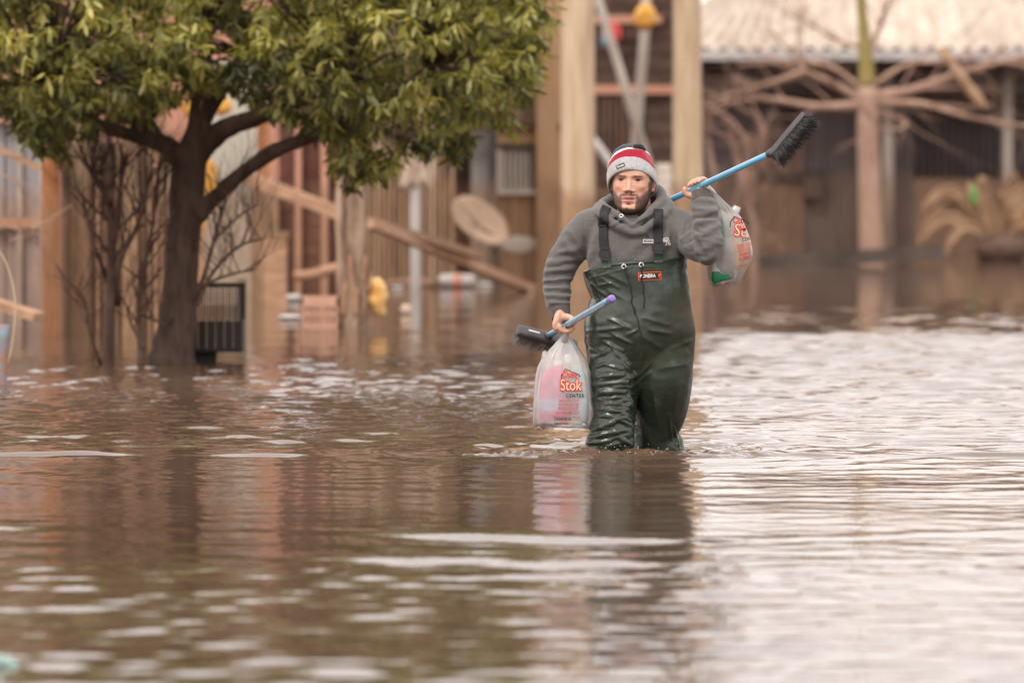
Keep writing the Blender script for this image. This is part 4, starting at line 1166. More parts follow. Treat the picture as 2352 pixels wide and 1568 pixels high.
M['ink_cream'] = mat('cream_print', (0.86, 0.62, 0.44), None, 8, rough=0.5)
M['label_black'] = mat('woven_black_label', (0.016, 0.015, 0.015), (0.03, 0.028, 0.028), 90, rough=0.8)

# ---- head frame (millimetres: x to the man's left, f forward, z up from the eye line)
HC = np.array(Q(1453, 414, -0.035))
YAW, ROLL = math.radians(-9.0), math.radians(1.5)
HR = np.array(Matrix.Rotation(YAW, 3, 'Z') @ Matrix.Rotation(ROLL, 3, 'Y'))
def h2w(A):
    A = np.asarray(A, dtype=float).reshape(-1, 3) / 1000.0
    return HC + np.stack([A[:, 0], -A[:, 1], A[:, 2]], 1) @ HR.T
def w2h(V):
    A = (V - HC) @ HR * 1000.0
    return np.stack([A[:, 0], -A[:, 1], A[:, 2]], 1)
HZ = np.array([-116, -111, -100, -85, -66, -45, -20, 0, 30, 60, 85, 100, 108.0])
HW = np.array([14, 28, 45, 55, 62, 67, 71, 73, 72, 62, 44, 26, 8.0])
HF = np.array([74, 88, 95, 93, 93, 90, 90, 89, 92, 78, 52, 30, 8.0])
HB = np.array([48, 30, 10, -20, -62, -86, -94, -97, -98, -88, -66, -40, -14.0])
def face_relief(x, z):
    G = lambda x0, z0, sx, sz: np.exp(-((x - x0) / sx) ** 2 - ((z - z0) / sz) ** 2)
    G2 = lambda x0, z0, sx, sz: G(x0, z0, sx, sz) + G(-x0, z0, sx, sz)
    t = np.clip((9 - z) / 45, 0, 1)
    am = (3.5 + 26 * t ** 1.15) * np.where(z < -36, np.exp(-((z + 36) / 5.0) ** 2), np.where(z > 9, np.exp(-((z - 9) / 9) ** 2), 1))
    d = am * np.exp(-np.abs(x / (7.6 + 3.6 * t)) ** 2.6)
    d += 12.5 * G2(15.5, -38.5, 6.0, 5.5) - 8 * G2(7.5, -46, 4, 3.0)
    d += -11.0 * G2(32, 2, 15, 8.5) - 5 * G2(15, 4, 6, 9) + 5.0 * G2(32, -1, 11.5, 6.5) + 6.0 * G2(28, 16, 19, 5.0)
    d += -1.8 * G2(32, -11, 13, 3) + 5.0 * G2(46, -24, 15, 11) - 3.0 * G2(48, -52, 12, 14)
    d += -4.0 * G2(26, -50, 4.5, 10)
    d += 6.5 * G(0, -61, 19, 4.0) + 9.5 * G(0, -75.5, 16.5, 5.0) - 8.5 * G(0, -67.8, 21, 2.8) - 5.5 * G(0, -86, 20, 4.8) + 5.5 * G(0, -100, 18, 9) - 1.5 * G(0, -54, 4, 5)
    return d
def beard_mask(x, f, z, n):
    ax = np.abs(x) + n * 4; zz = z + n * 4
    cheek = sstep(13, -10, zz - (-36 - np.clip(62 - ax, 0, 40) * 0.92)) * sstep(21, 27, ax)
    side = sstep(4, -4, zz + 4) * sstep(60, 64, ax) * sstep(20, 30, f) * 0.9 + sstep(58, 64, ax) * sstep(-30, 0, f) * sstep(40, 20, z) * sstep(48, 36, f)
    chin = sstep(-97, -103, zz) + sstep(20, 27, ax) * sstep(-84, -90, zz)
    mous = np.exp(-((zz + 54.0 - 0.06 * ax) / 4.6) ** 4) * sstep(33, 26, ax) * (0.55 + 0.45 * sstep(2, 7, ax))
    corner = sstep(22, 26, ax) * sstep(38, 32, ax) * sstep(-48, -54, zz)
    soul = np.exp(-(x / 6.5) ** 4 - ((z + 85) / 4.5) ** 4)
    m = np.clip(np.maximum.reduce([cheek, side, chin, mous, corner, soul]), 0, 1)
    lips = np.exp(-(x / 25) ** 4 - ((z + 68.5) / 10.5) ** 4)
    return m * (1 - lips) * sstep(-130, -118, z) * sstep(-10, 5, f + 30 * (z < -60))
nz_, na_ = 150, 220
zs = np.interp(np.linspace(0, 1, nz_), np.linspace(0, 1, len(HZ)), HZ)
zs = np.linspace(HZ[0], HZ[-1], nz_)
def smooth_interp(z, A, B):
    C = np.interp(z, A, B); k = np.ones(7) / 7
    Cp = np.concatenate([np.full(3, C[0]), C, np.full(3, C[-1])]); return np.convolve(Cp, k, 'valid')
wz_, fz_, bz_ = (smooth_interp(zs, HZ, q) for q in (HW, HF, HB))
hv = []
th = np.linspace(0, 2 * math.pi, na_, endpoint=False)
for z, w_, f_, b_ in zip(zs, wz_, fz_, bz_):
    c, s_ = np.cos(th), np.sin(th)
    e = 2 / 2.25
    x = w_ * np.sign(c) * np.abs(c) ** e; y = np.sign(s_) * np.abs(s_) ** e
    yc, yh = (f_ + b_) / 2, (f_ - b_) / 2
    f = yc + yh * y
    fr = sstep(0.25, 0.75, y)
    f = f + face_relief(x, np.full_like(x, z)) * fr
    hv.append(np.stack([x, f, np.full_like(x, z)], 1))
hv = np.vstack(hv)
hf = [(i * na_ + j, i * na_ + (j + 1) % na_, (i + 1) * na_ + (j + 1) % na_, (i + 1) * na_ + j) for i in range(nz_ - 1) for j in range(na_)]
top_i = len(hv)
hv = np.vstack([hv, [(0, (fz_[0] + bz_[0]) / 2, zs[0])], [(0, (fz_[-1] + bz_[-1]) / 2, zs[-1] + 2)]])
for j in range(na_):
    hf.append((top_i, (j + 1) % na_, j)); hf.append((top_i + 1, (nz_ - 1) * na_ + j, (nz_ - 1) * na_ + (j + 1) % na_))

BODY = MB()
BODY.add(h2w(hv), hf)
# ears
for sx in (-1, 1):
    c = h2w([(sx * 76, -12, -8)])[0]
    Mr = Matrix(HR.tolist()) @ Matrix.Rotation(sx * math.radians(24), 3, 'Z') @ Matrix.Rotation(math.radians(10), 3, 'X')
    BODY.ball(c, (0.0075, 0.019, 0.031), 14, 10, Mr)
    BODY.ball(h2w([(sx * 75, -8, -34)])[0], (0.006, 0.009, 0.009), 10, 8, Mr)
BODY.tube([Q(1462, 560, 0.02), Q(1460, 510, 0.01), Q(1456, 470, -0.005), Vector(h2w([(0, -22, -50)])[0])], [(0.075, 0.07), (0.066, 0.066), (0.062, 0.064), (0.058, 0.062)], 28, 4)
# trunk and legs inside the clothes
BODY.tube([Q(1460, 498, 0.01), Q(1460, 520, 0.01), Q(1461, 570, 0.0), Q(1464, 650, 0.0), Q(1467, 760, 0.0), Q(1467, 850, 0.01), Q(1466, 890, 0.01)],
          [(0.06, 0.05), (0.13, 0.085), (0.15, 0.105), (0.145, 0.11), (0.155, 0.115), (0.15, 0.11), (0.10, 0.08)], 28, 4)
LEGL = [(1415, 850, 0.0), (1410, 930, -0.07), (1405, 1000, -0.10), (1400, 1100, -0.06), (1398, 1250, 0.0), (1398, 1345, 0.03)]
LEGR = [(1520, 850, 0.0), (1518, 930, 0.03), (1512, 1000, 0.06), (1512, 1100, 0.10), (1514, 1250, 0.17), (1516, 1345, 0.20)]
for A in (LEGL, LEGR):
    BODY.tube([Q(*p) for p in A], [0.078, 0.070, 0.056, 0.054, 0.042, 0.038], 20, 4)
    u, v, dy = A[-1]
    BODY.tube([Q(u, 1362, dy + 0.04), Q(u, 1366, dy - 0.03), Q(u, 1372, dy - 0.13), Q(u, 1374, dy - 0.19)], [(0.03, 0.026), (0.038, 0.032), (0.042, 0.022), (0.03, 0.014)], 14, 3)
ARML = [(1350, 522, 0.0), (1318, 560, 0.01), (1280, 622, 0.015), (1280, 668, -0.008), (1287, 722, -0.05)]
ARMR = [(1568, 525, 0.0), (1592, 552, -0.09), (1624, 574, -0.19), (1622, 520, -0.16), (1611, 452, -0.10)]
BODY.tube([Q(1420, 515, 0.01)] + [Q(*p) for p in ARML], [0.05, 0.046, 0.038, 0.032, 0.028, 0.025], 18, 4)
BODY.tube([Q(1500, 515, 0.01)] + [Q(*p) for p in ARMR], [0.05, 0.046, 0.038, 0.030, 0.028, 0.025], 18, 4)

# ---- the two brooms' axes (the hands close round them)
HR_ = Q(1300, 747, -0.075)                         # right hand on the low broom
b1_dir = (Q(1393, 699, -0.85) - Q(1248, 783, 0.35)).normalized()
def on1(t): return HR_ + b1_dir * t
HL_ = Q(1603, 430, -0.085)                         # left hand on the shouldered broom
b2_dir = (Q(1778, 349, -0.50) - Q(1545, 457, 0.10)).normalized()
def on2(t): return HL_ + b2_dir * t

# right hand: fist round the handle, thumb side to the camera
def perp(dirv, ref):
    d = Vector(dirv).normalized(); a = (Vector(ref) - d * Vector(ref).dot(d)).normalized(); return a, d.cross(a)
X1, Z1 = perp(b1_dir, (1, 0, 0)); 
if Z1.z < 0: Z1 = -Z1
def h1(t, x, z): return on1(t) + X1 * (x / 1000) + Z1 * (z / 1000)
BODY.tube([Q(1287, 716, -0.055), Q(1288, 730, -0.062), h1(0.0, -24, 18), h1(0.0, -31, -4), h1(0.0, -27, -16)], [(0.027, 0.024), (0.028, 0.031), (0.020, 0.043), (0.016, 0.043), (0.011, 0.038)], 18, 4)
for k, (t, ln) in enumerate(((0.033, 1.0), (0.0115, 1.06), (-0.010, 1.02), (-0.031, 0.9))):
    r = 0.0096 if k < 3 else 0.0082
    BODY.tube([h1(t, -28, 0), h1(t, -29 * ln, -13), h1(t, -15, -25 * ln), h1(t, 5, -24 * ln), h1(t, 19, -12), h1(t, 19, -3)], [r * 1.05, r * 1.08, r, r, r * 0.92, r * 0.72], 12, 4)
BODY.tube([h1(0.018, -16, 28), h1(0.036, -2, 26), h1(0.046, 13, 19), h1(0.050, 21, 6), h1(0.048, 22, -3)], [0.015, 0.0135, 0.0115, 0.0105, 0.007], 12, 4)
# left hand: palm up under the shouldered handle, fingers closing over it from behind
X2, Z2 = perp(b2_dir, (0, -1, 0))
if Z2.z < 0: Z2 = -Z2
def h2(t, y, z): return on2(t) + X2 * (y / 1000) + Z2 * (z / 1000)      # y toward the camera
BODY.tube([Q(1611, 462, -0.10), Q(1608, 448, -0.095), h2(0.0, 4, -23), h2(0.0, -18, -19), h2(0.0, -26, -6)], [(0.026, 0.024), (0.027, 0.028), (0.040, 0.017), (0.041, 0.014), (0.036, 0.010)], 18, 4, side=tuple(b2_dir))
for k, (t, ln) in enumerate(((-0.031, 0.96), (-0.010, 1.03), (0.012, 1.0), (0.034, 0.88))):
    r = 0.0094 if k < 3 else 0.008
    BODY.tube([h2(t, -22, -10), h2(t, -27 * ln, 4), h2(t, -17, 21 * ln), h2(t, 1, 24 * ln), h2(t, 15, 16)], [r * 1.05, r * 1.06, r, r, r * 0.75], 12, 4)
BODY.tube([h2(-0.026, 2, -24), h2(-0.044, 14, -16), h2(-0.052, 24, 0), h2(-0.049, 22, 14), h2(-0.046, 19, 21)], [0.015, 0.0135, 0.0115, 0.0105, 0.007], 12, 4)

BV, BF = remesh(BODY, 0.0030)
BV = lap(BV, BF, 2, 0.5)
hl = w2h(BV)
hx, hff, hzz = hl[:, 0], hl[:, 1], hl[:, 2]
inhead = (hzz > -125) & (np.abs(hx) < 92) & (hff > -110) & (hff < 130)
colr = np.tile(np.array([0.60, 0.335, 0.235]), (len(BV), 1))
idx = np.where(inhead)[0]
nb = nfield(hl[idx], 0.12, 2.0)
front = (hff[idx] > 10)
bm = beard_mask(hx[idx], hff[idx], hzz[idx], nb) * front + 0.0
c = colr[idx]
x_, z_ = hx[idx], hzz[idx]
blush = np.exp(-((np.abs(x_) - 42) / 18) ** 2 - ((z_ + 28) / 16) ** 2) + 0.8 * np.exp(-(x_ / 14) ** 2 - ((z_ + 36) / 12) ** 2)
c = c * (1 + blush[:, None] * np.array([0.04, -0.10, -0.12]))
und = np.exp(-((np.abs(x_) - 31) / 14) ** 2 - ((z_ + 7) / 7) ** 2)
c = c * (1 - und[:, None] * np.array([0.16, 0.22, 0.22]))
lip = np.exp(-(x_ / 25.5) ** 6 - ((z_ + 68.5) / (11 - 0.0055 * x_ ** 2)) ** 6) * (hff[idx] > 60)
c = c * (1 - lip[:, None]) + lip[:, None] * np.array([0.50, 0.185, 0.165])
gap = np.exp(-(x_ / 21) ** 4 - ((z_ + 67.8) / 2.8) ** 4) * (hff[idx] > 60)
c = c * (1 - gap[:, None]) + gap[:, None] * np.array([0.055, 0.02, 0.018])
teeth = np.exp(-((x_) / 13) ** 4 - ((z_ + 66.4) / 1.3) ** 4) * (hff[idx] > 60)
c = c * (1 - 0.8 * teeth[:, None]) + 0.8 * teeth[:, None] * np.array([0.55, 0.46, 0.40])
hairc = np.array([0.040, 0.024, 0.017])
bw_ = np.clip(bm * (0.74 + 0.42 * nfield(hl[idx], 0.6, 7.0)), 0, 0.88)
c = c * (1 - bw_[:, None]) + bw_[:, None] * hairc
ab = np.abs(x_)
brow = np.exp(-((z_ - 15.8 + 0.0035 * (ab - 30) ** 2 - 0.03 * (ab - 30)) / (3.9 - 0.045 * (ab - 14))) ** 4) * sstep(13, 17, ab) * sstep(50, 43, ab) * (hff[idx] > 40)
brow *= np.clip(0.8 + 0.5 * nfield(hl[idx], 0.5, 11.0), 0, 1)
c = c * (1 - 0.88 * brow[:, None]) + 0.88 * brow[:, None] * hairc
lash = np.exp(-((z_ - 4.6 + 0.016 * (ab - 31) ** 2) / 2.5) ** 4) * sstep(17, 20, ab) * sstep(48, 44, ab) * (hff[idx] > 40)
c = c * (1 - 0.85 * lash[:, None]) + 0.85 * lash[:, None] * np.array([0.05, 0.028, 0.02])
nost = (np.exp(-((ab - 7.5) / 3.6) ** 4 - ((z_ + 45.5) / 2.2) ** 4)) * (hff[idx] > 80)  # shadow inside the nostrils, painted into the skin colour
c = c * (1 - 0.7 * nost[:, None]) + 0.7 * nost[:, None] * np.array([0.09, 0.03, 0.02])
colr[idx] = c
# hands a little pinker and paler at the knuckles
hand = (~inhead)
kn = nfield(BV[np.where(hand)[0]], 55, 4.0)
colr[hand] = np.array([0.60, 0.335, 0.25]) * (1 + 0.10 * kn[:, None])
# beard stands proud of the skin
push = np.zeros(len(BV)); push[idx] = bm * (2.6 + 1.6 * nfield(hl[idx], 0.35, 3.0)) * 0.001
NB = vnormals(BV, BF)
BV = BV + NB * push[:, None]
body = make_obj('body', BV, BF, M['skin'], PER, True, colr)
bvh_body = BVHTree.FromPolygons(BV.tolist(), BF.tolist())

# eyes: almond openings set into the lids
for sx in (-1, 1):
    V = []; Fc = []; C = []
    nu, nv = 26, 10
    for j in range(nv + 1):
        for i in range(nu + 1):
            a = -1 + 2 * i / nu; b = -1 + 2 * j / nv
            hgt = (4.4 if b > 0 else 3.2) * (1 - abs(a) ** 2.2)
            ex, ez = sx * 31.5 + a * 12.5, 0.6 + b * hgt + sx * a * 0.9
            o = h2w([(ex, 140, ez)])[0]; dr = h2w([(ex, 0, ez)])[0] - o
            hit = bvh_body.ray_cast(Vector(o), Vector(dr))
            p = hit[0] if hit[0] is not None else Vector(h2w([(ex, 88, ez)])[0])
            bul = 0.0010 * (1 - a * a)
            p = p - Vector(dr).normalized() * (0.0006 + bul)
            V.append(p)
            ir = math.hypot(ex - sx * 31.5 + 1.2, (ez - 1.0))
            col = np.array([0.34, 0.27, 0.24])
            if ir < 6.2: col = np.array([0.045, 0.022, 0.014])
            if ir < 2.4: col = np.array([0.006, 0.005, 0.005])
            if b > 0.35: col = col * 0.3  # shadow of the upper lid painted into the eye colour
            if abs(a) > 0.85: col = np.array([0.30, 0.14, 0.11])
            C.append(col)
    for j in range(nv):
        for i in range(nu): Fc.append((j * (nu + 1) + i, j * (nu + 1) + i + 1, (j + 1) * (nu + 1) + i + 1, (j + 1) * (nu + 1) + i))
    if sx == -1: M['eye'] = mat('eye', None, (1, 1), 8, attr=True, rough=0.4, spec=0.25)
    make_obj('eye', V, Fc, M['eye'], body, True, np.array(C))

# beard and brow strands
g = np.random.default_rng(12)
fi = np.where(bm > 0.3 + 0.5 * g.random(len(bm)))[0]
mb = MB()
sel = g.choice(fi, size=min(5200, len(fi)), replace=False)
SV = []; SF = []
for k, q in enumerate(sel):
    p = BV[idx[q]]; n = NB[idx[q]]
    zl = hzz[idx[q]]; 
    down = HR @ np.array([np.sign(hx[idx[q]]) * 0.15, 0, -1.0])
    L = g.uniform(0.004, 0.0085) * (1.0 if zl < -60 else 0.7)
    dv = down * 0.75 + n * g.uniform(0.35, 0.8) + g.normal(0, 0.22, 3); dv /= np.linalg.norm(dv)
    sd = np.cross(dv, (0, 1, 0)); sd /= np.linalg.norm(sd) + 1e-9
    w_ = 0.0003
    b0 = len(SV)
    SV += [p - sd * w_, p + sd * w_, p + dv * L * 0.6 + sd * w_ * 0.7 - n * 0.0004, p + dv * L - n * 0.0010]
    SF += [(b0, b0 + 1, b0 + 2), (b0, b0 + 2, b0 + 3)]
make_obj('beard', SV, SF, M['hair'], body, False)

# ---- beanie
exv = np.array([1.0, 0.0, 0.15]); efv = np.array([0.0, 1.0, 0.67])
exv /= np.linalg.norm(exv); efv -= exv * (efv @ exv); efv /= np.linalg.norm(efv)
axv = np.cross(exv, efv)
BC = np.array([-1.0, -2.0, -24.0])
BEAN = empty('beanie', (0, 0, 0)); BEAN.parent = PER
def bean(th_, rx, ryf, ryb, h):
    s_ = np.sin(th_); ry = np.where(s_ > 0, ryf, ryb)
    return BC + np.outer(rx * np.cos(th_), exv) + np.outer(ry * s_, efv) + np.outer(np.broadcast_to(h, th_.shape), axv)
def revolve(prof, n, name, m, rib=0.0, nrib=70, colfun=None, lump=0.0, seed=1.0, slouch=0.0):
    th_ = np.linspace(0, 2 * math.pi, n, endpoint=False); rows = []; cols = []
    for k, (rs, h) in enumerate(prof):
        rb = 1 + rib * np.cos(nrib * th_)
        A = bean(th_, 88 * rs * rb, 117 * rs * rb, 104 * rs * rb, h)
        A = A + np.outer(np.full(n, slouch * max(0, h - 100) ** 1.5 / 600), np.array([1.0, -1.4, 0]))
        rows.append(A)
        if colfun is not None: cols.append(colfun(th_, h, A))
    V = np.vstack(rows)
    if lump:
        nn_ = nfield(V, 0.022, seed); c0 = BC + axv * 60
        dirs = V - c0; dirs /= np.linalg.norm(dirs, axis=1)[:, None]; V = V + dirs * (nn_ * lump)[:, None]
    Fc = [(i * n + j, i * n + (j + 1) % n, (i + 1) * n + (j + 1) % n, (i + 1) * n + j) for i in range(len(prof) - 1) for j in range(n)]
    return make_obj(name, h2w(V), Fc, m, BEAN, True, np.vstack(cols) if cols else None)
revolve([(0.93, 8), (0.95, 0), (0.985, -3), (1.02, 0), (1.035, 10), (1.035, 24), (1.03, 40), (1.02, 50), (0.99, 55), (0.955, 54), (0.94, 46)], 280, 'cuff', M['greyknit'], 0.006, 70, None, 2.2, 3.0)
def capcol(th_, h, A):
    he = h - 0.20 * A[:, 0] * sstep(50, 60, np.full_like(A[:, 0], h)) 
    C = np.tile(np.array([0.34, 0.010, 0.030]), (len(th_), 1))
    C[he > 92] = (0.72, 0.76, 0.74)
    C[he > 101] = (0.028, 0.026, 0.027)
    return C
prof = [(0.985, 44), (0.995, 50), (0.995, 56)]
hh = 56
while hh < 166:
    hh += 1.6; t = (hh - 56) / 112.0
    prof.append((max(0.012, 0.995 * (1 - t ** 2.3) ** 0.62), hh))
revolve(prof, 160, 'crown', M['capknit'], 0, 0, capcol, 5.5, 8.0, 0.8)
# a soft fold in the slack top
MBf = MB(); MBf.tube(h2w([(4, 34, 124), (26, 14, 124), (42, -6, 110)]), [0.006, 0.010, 0.006], 14, 5)
MBf.build('fold', mat('black_knit', (0.022, 0.02, 0.021), (0.036, 0.033, 0.034), 200, rough=0.95, sheen=0.25), BEAN, True)

# ---- hoodie
HB_ = MB()
HB_.tube([Q(1458, 509, 0.01), Q(1458, 515, 0.008), Q(1459, 530, 0.0), Q(1460, 560, -0.005), Q(1462, 620, -0.005), Q(1471, 690, 0.0), Q(1471, 730, 0.0)],
         [(0.112, 0.075), (0.150, 0.10), (0.184, 0.128), (0.184, 0.142), (0.172, 0.146), (0.145, 0.135), (0.13, 0.12)], 40, 5, expo=2.3)
HB_.tube([Q(1400, 512, 0.005), Q(1362, 522, 0.0), Q(1332, 548, 0.008), Q(1300, 590, 0.015), Q(1284, 622, 0.016), Q(1280, 655, 0.0), Q(1280, 690, -0.03), Q(1285, 708, -0.042)],
         [0.060, 0.072, 0.068, 0.060, 0.058, 0.052, 0.047, 0.040], 28, 5)
HB_.tube([Q(1500, 512, 0.0), Q(1555, 522, -0.01), Q(1584, 546, -0.08), Q(1606, 565, -0.15), Q(1622, 572, -0.19)], [0.062, 0.070, 0.064, 0.060, 0.050], 28, 5)
HB_.tube([Q(1616, 588, -0.17), Q(1625, 574, -0.20), Q(1624, 545, -0.19), Q(1622, 510, -0.16), Q(1618, 485, -0.14), Q(1614, 468, -0.12), Q(1612, 460, -0.115)], [0.040, 0.055, 0.057, 0.050, 0.049, 0.047, 0.036], 28, 5)
# hood lying round the neck: two thick rolls
def loop(pts, rad, n=16, sub=7):
    k = len(pts); A = [pts[(i - 2) % k] for i in range(k + 5)]; R_ = [rad[(i - 2) % k] for i in range(k + 5)]
    HB_.tube(A, R_, n, sub)
loop([Q(1453, 518, -0.143), Q(1422, 495, -0.130), Q(1391, 477, -0.075), Q(1383, 468, 0.02), Q(1418, 452, 0.095), Q(1470, 438, 0.115), Q(1508, 438, 0.075), Q(1519, 464, -0.015), Q(1483, 495, -0.124)],
     [0.011, 0.012, 0.015, 0.017, 0.022, 0.025, 0.025, 0.020, 0.014])
loop([Q(1455, 537, -0.150), Q(1410, 514, -0.136), Q(1380, 488, -0.08), Q(1376, 478, 0.04), Q(1424, 466, 0.115), Q(1480, 458, 0.13), Q(1522, 464, 0.08), Q(1533, 482, -0.02), Q(1502, 512, -0.128)],
     [0.013, 0.016, 0.018, 0.022, 0.030, 0.034, 0.031, 0.025, 0.017])
HV_, HF_ = remesh(HB_, 0.0045)
HV_ = lap(HV_, HF_, 5, 0.55)
HV_ = folds(HV_, HF_, [
    (1254, 604, 1318, 596, 7, 7), (1249, 626, 1318, 616, 6, 7), (1250, 645, 1312, 640, 5.5, 7), (1252, 662, 1306, 662, 5, 7), (1254, 678, 1306, 681, 5, 7), (1262, 694, 1308, 698, 5, 8), (1275, 585, 1330, 570, 8, 6),
    (1342, 604, 1296, 556, 8, 7), (1346, 590, 1312, 535, 8, 5), (1336, 494, 1346, 562, 3, -4), (1350, 600, 1372, 560, 9, 5), (1352, 575, 1376, 530, 8, 4),
    (1596, 478, 1648, 484, 8, 8), (1598, 500, 1640, 497, 5, -7), (1592, 516, 1628, 508, 6, 7), (1594, 528, 1612, 536, 4, -7), (1600, 548, 1645, 520, 9, 4), (1590, 560, 1612, 596, 5, 6), (1600, 552, 1620, 590, 5, -5), (1610, 600, 1650, 585, 8, 4),
    (1578, 508, 1566, 545, 3, -5), (1566, 548, 1592, 528, 5, 6), (1570, 562, 1596, 548, 5, -5), (1575, 575, 1555, 530, 8, 5), (1548, 520, 1506, 580, 12, 5), (1532, 560, 1470, 600, 12, 5), (1480, 545, 1440, 592, 14, 4), (1400, 540, 1420, 600, 12, 4), (1420, 520, 1490, 536, 8, 3),
    (1432, 500, 1404, 520, 4, 4), (1462, 516, 1506, 496, 4, -5), (1440, 516, 1404, 500, 3, -4)])
NH = vnormals(HV_, HF_)
uH, vH = uv_of(HV_)
slv = np.maximum(sstep(1345, 1325, uH) * sstep(560, 600, vH), sstep(1575, 1600, uH))
HV_ = HV_ + NH * ((0.0022 + 0.0030 * slv) * nfield(HV_, 16, 3.0, (1, 1, 2.0)) + (0.001 + 0.0026 * slv) * nfield(HV_, 34, 6.0, (0.8, 0.8, 2.2)))[:, None]
HOOD = make_obj('hoodie', HV_, HF_, M['hoodie'], PER)
bvh_h = BVHTree.FromPolygons(HV_.tolist(), HF_.tolist())
# ribbed cuffs
def cuff(pts, rad, name='cuff'):
    mb = MB(); mb.tube([Q(*p) for p in pts], rad, 64, 5, cap=False)
    V = np.vstack(mb.v); n = 64; k = len(V) // n
    cen = V.reshape(k, n, 3).mean(1); R_ = V.reshape(k, n, 3) - cen[:, None]
    R_ *= (1 + 0.018 * np.cos(np.arange(n) * 2 * math.pi / n * 32))[None, :, None]
    o = make_obj(name, (cen[:, None] + R_).reshape(-1, 3), mb.f, M['ribknit'], HOOD)
    md = o.modifiers.new('s', 'SOLIDIFY'); md.thickness = 0.004; md.offset = -1
cuff([(1283, 698, -0.036), (1285, 708, -0.044), (1287, 720, -0.052), (1289, 731, -0.060)], [0.038, 0.0385, 0.0365, 0.0345])
cuff([(1614, 474, -0.125), (1613, 464, -0.118), (1612, 452, -0.108), (1611, 441, -0.100)], [0.039, 0.0385, 0.037, 0.0355])
mb = MB(); mb.tube([Q(1456, 512, -0.02), Q(1455, 498, -0.022), Q(1454, 490, -0.024)], [(0.088, 0.092), (0.083, 0.088), (0.076, 0.080)], 40, 4, cap=False)
make_obj('tee_collar', np.vstack(mb.v), mb.f, M['redcloth2'], PER)

def hit(bvh, u, v, off=0.003, near=-1.2):
    a = Q(u, v, near); b = Q(u, v, 1.5)
    dr = (b - a).normalized()
    h = bvh.ray_cast(a, dr)
    if h[0] is None: return None, None
    return h[0] - dr * off, h[1]
def ribbon(bvh, path, wpx, name, m, parent, off=0.004, th=0.0035, n=40, extra=()):
    C = crom(np.array(path, dtype=float), 10); V = []
    prev = None
    for i, (u, v) in enumerate(C):
        t = C[min(i + 1, len(C) - 1)] - C[max(i - 1, 0)]; t /= np.linalg.norm(t) + 1e-9; nn_ = np.array([-t[1], t[0]])
        hs = [hit(bvh, u + nn_[0] * wpx * s_, v + nn_[1] * wpx * s_, off)[0] for s_ in (-0.5, -0.25, 0, 0.25, 0.5)]
        ok = [h.y for h in hs if h is not None]
        if not ok: continue
        ymid = float(np.mean(ok)); 
        ym = ymid if prev is None else 0.55 * prev + 0.45 * ymid
        prev = ym
        row = []
        for s_, h in zip((-0.5, -0.25, 0, 0.25, 0.5), hs):
            y = min(ym, h.y) if h is not None else ym
            row.append(P(u + nn_[0] * wpx * s_, v + nn_[1] * wpx * s_, y))
        V.append(row)
    k = len(V); V = [p for r in V for p in r]
    Fc = [(i * 5 + j, i * 5 + j + 1, i * 5 + j + 6, i * 5 + j + 5) for i in range(k - 1) for j in range(4)]
    o = make_obj(name, V, Fc, m, parent)
    md = o.modifiers.new('s', 'SOLIDIFY'); md.thickness = th; md.offset = 0
    return o
# hood eyelets
for (u, v) in ((1427, 496), (1469, 497)):
    p, n = hit(bvh_h, u, v, 0.002)
    if p is None: continue
    mb = MB(); mb.ring(p, 0.0062, 0.0021, n if n.y < 0 else -n); mb.build('eyelet', M['chrome'], HOOD, True)
    mb = MB(); mb.ball(p + n * 0.0005, (0.005, 0.0012, 0.005), 12, 6); mb.build('eyelet_hole', M['ink_black'], HOOD, True)

# ---- waders
WB = MB()
WB.tube([Q(1460, 560, 0.0), Q(1460, 600, 0.0), Q(1460, 622, 0.0), Q(1467, 650, 0.0), Q(1473, 684, 0.0), Q(1471, 720, 0.0), Q(1470, 760, 0.0), Q(1472, 800, 0.0), Q(1473, 850, 0.0), Q(1474, 885, 0.0), Q(1474, 905, 0.0)],
        [(0.190, 0.160), (0.191, 0.164), (0.190, 0.168), (0.182, 0.168), (0.182, 0.170), (0.194, 0.176), (0.202, 0.182), (0.196, 0.165), (0.186, 0.130), (0.15, 0.10), (0.10, 0.07)], 56, 5, expo=2.35)
WB.tube([Q(1418, 800, -0.02), Q(1412, 865, -0.05), Q(1410, 920, -0.07), Q(1411, 955, -0.095), Q(1405, 990, -0.10), Q(1400, 1020, -0.095), Q(1398, 1060, -0.08), Q(1396, 1150, -0.04), Q(1396, 1250, 0.0), Q(1397, 1360, 0.03)],
        [(0.098, 0.140), (0.092, 0.125), (0.080, 0.105), (0.073, 0.092), (0.080, 0.088), (0.085, 0.085), (0.085, 0.085), (0.08, 0.08), (0.07, 0.07), (0.062, 0.062)], 32, 5)
WB.tube([Q(1524, 800, -0.01), Q(1525, 860, -0.015), Q(1522, 915, 0.005), Q(1517, 955, 0.03), Q(1508, 990, 0.05), Q(1510, 1015, 0.06), Q(1515, 1035, 0.07), Q(1515, 1150, 0.12), Q(1516, 1250, 0.17), Q(1517, 1360, 0.20)],
        [(0.108, 0.145), (0.107, 0.140), (0.101, 0.12), (0.092, 0.105), (0.078, 0.095), (0.085, 0.09), (0.092, 0.092), (0.08, 0.08), (0.07, 0.07), (0.062, 0.062)], 32, 5)
for u, dy in ((1397, 0.03), (1517, 0.20)):
    WB.tube([Q(u, 1358, dy + 0.05), Q(u, 1362, dy - 0.02), Q(u, 1368, dy - 0.14), Q(u, 1370, dy - 0.21)], [(0.045, 0.035), (0.055, 0.042), (0.055, 0.032), (0.035, 0.02)], 16, 3)
WV_, WF_ = remesh(WB, 0.0040)
WV_ = lap(WV_, WF_, 6, 0.55)
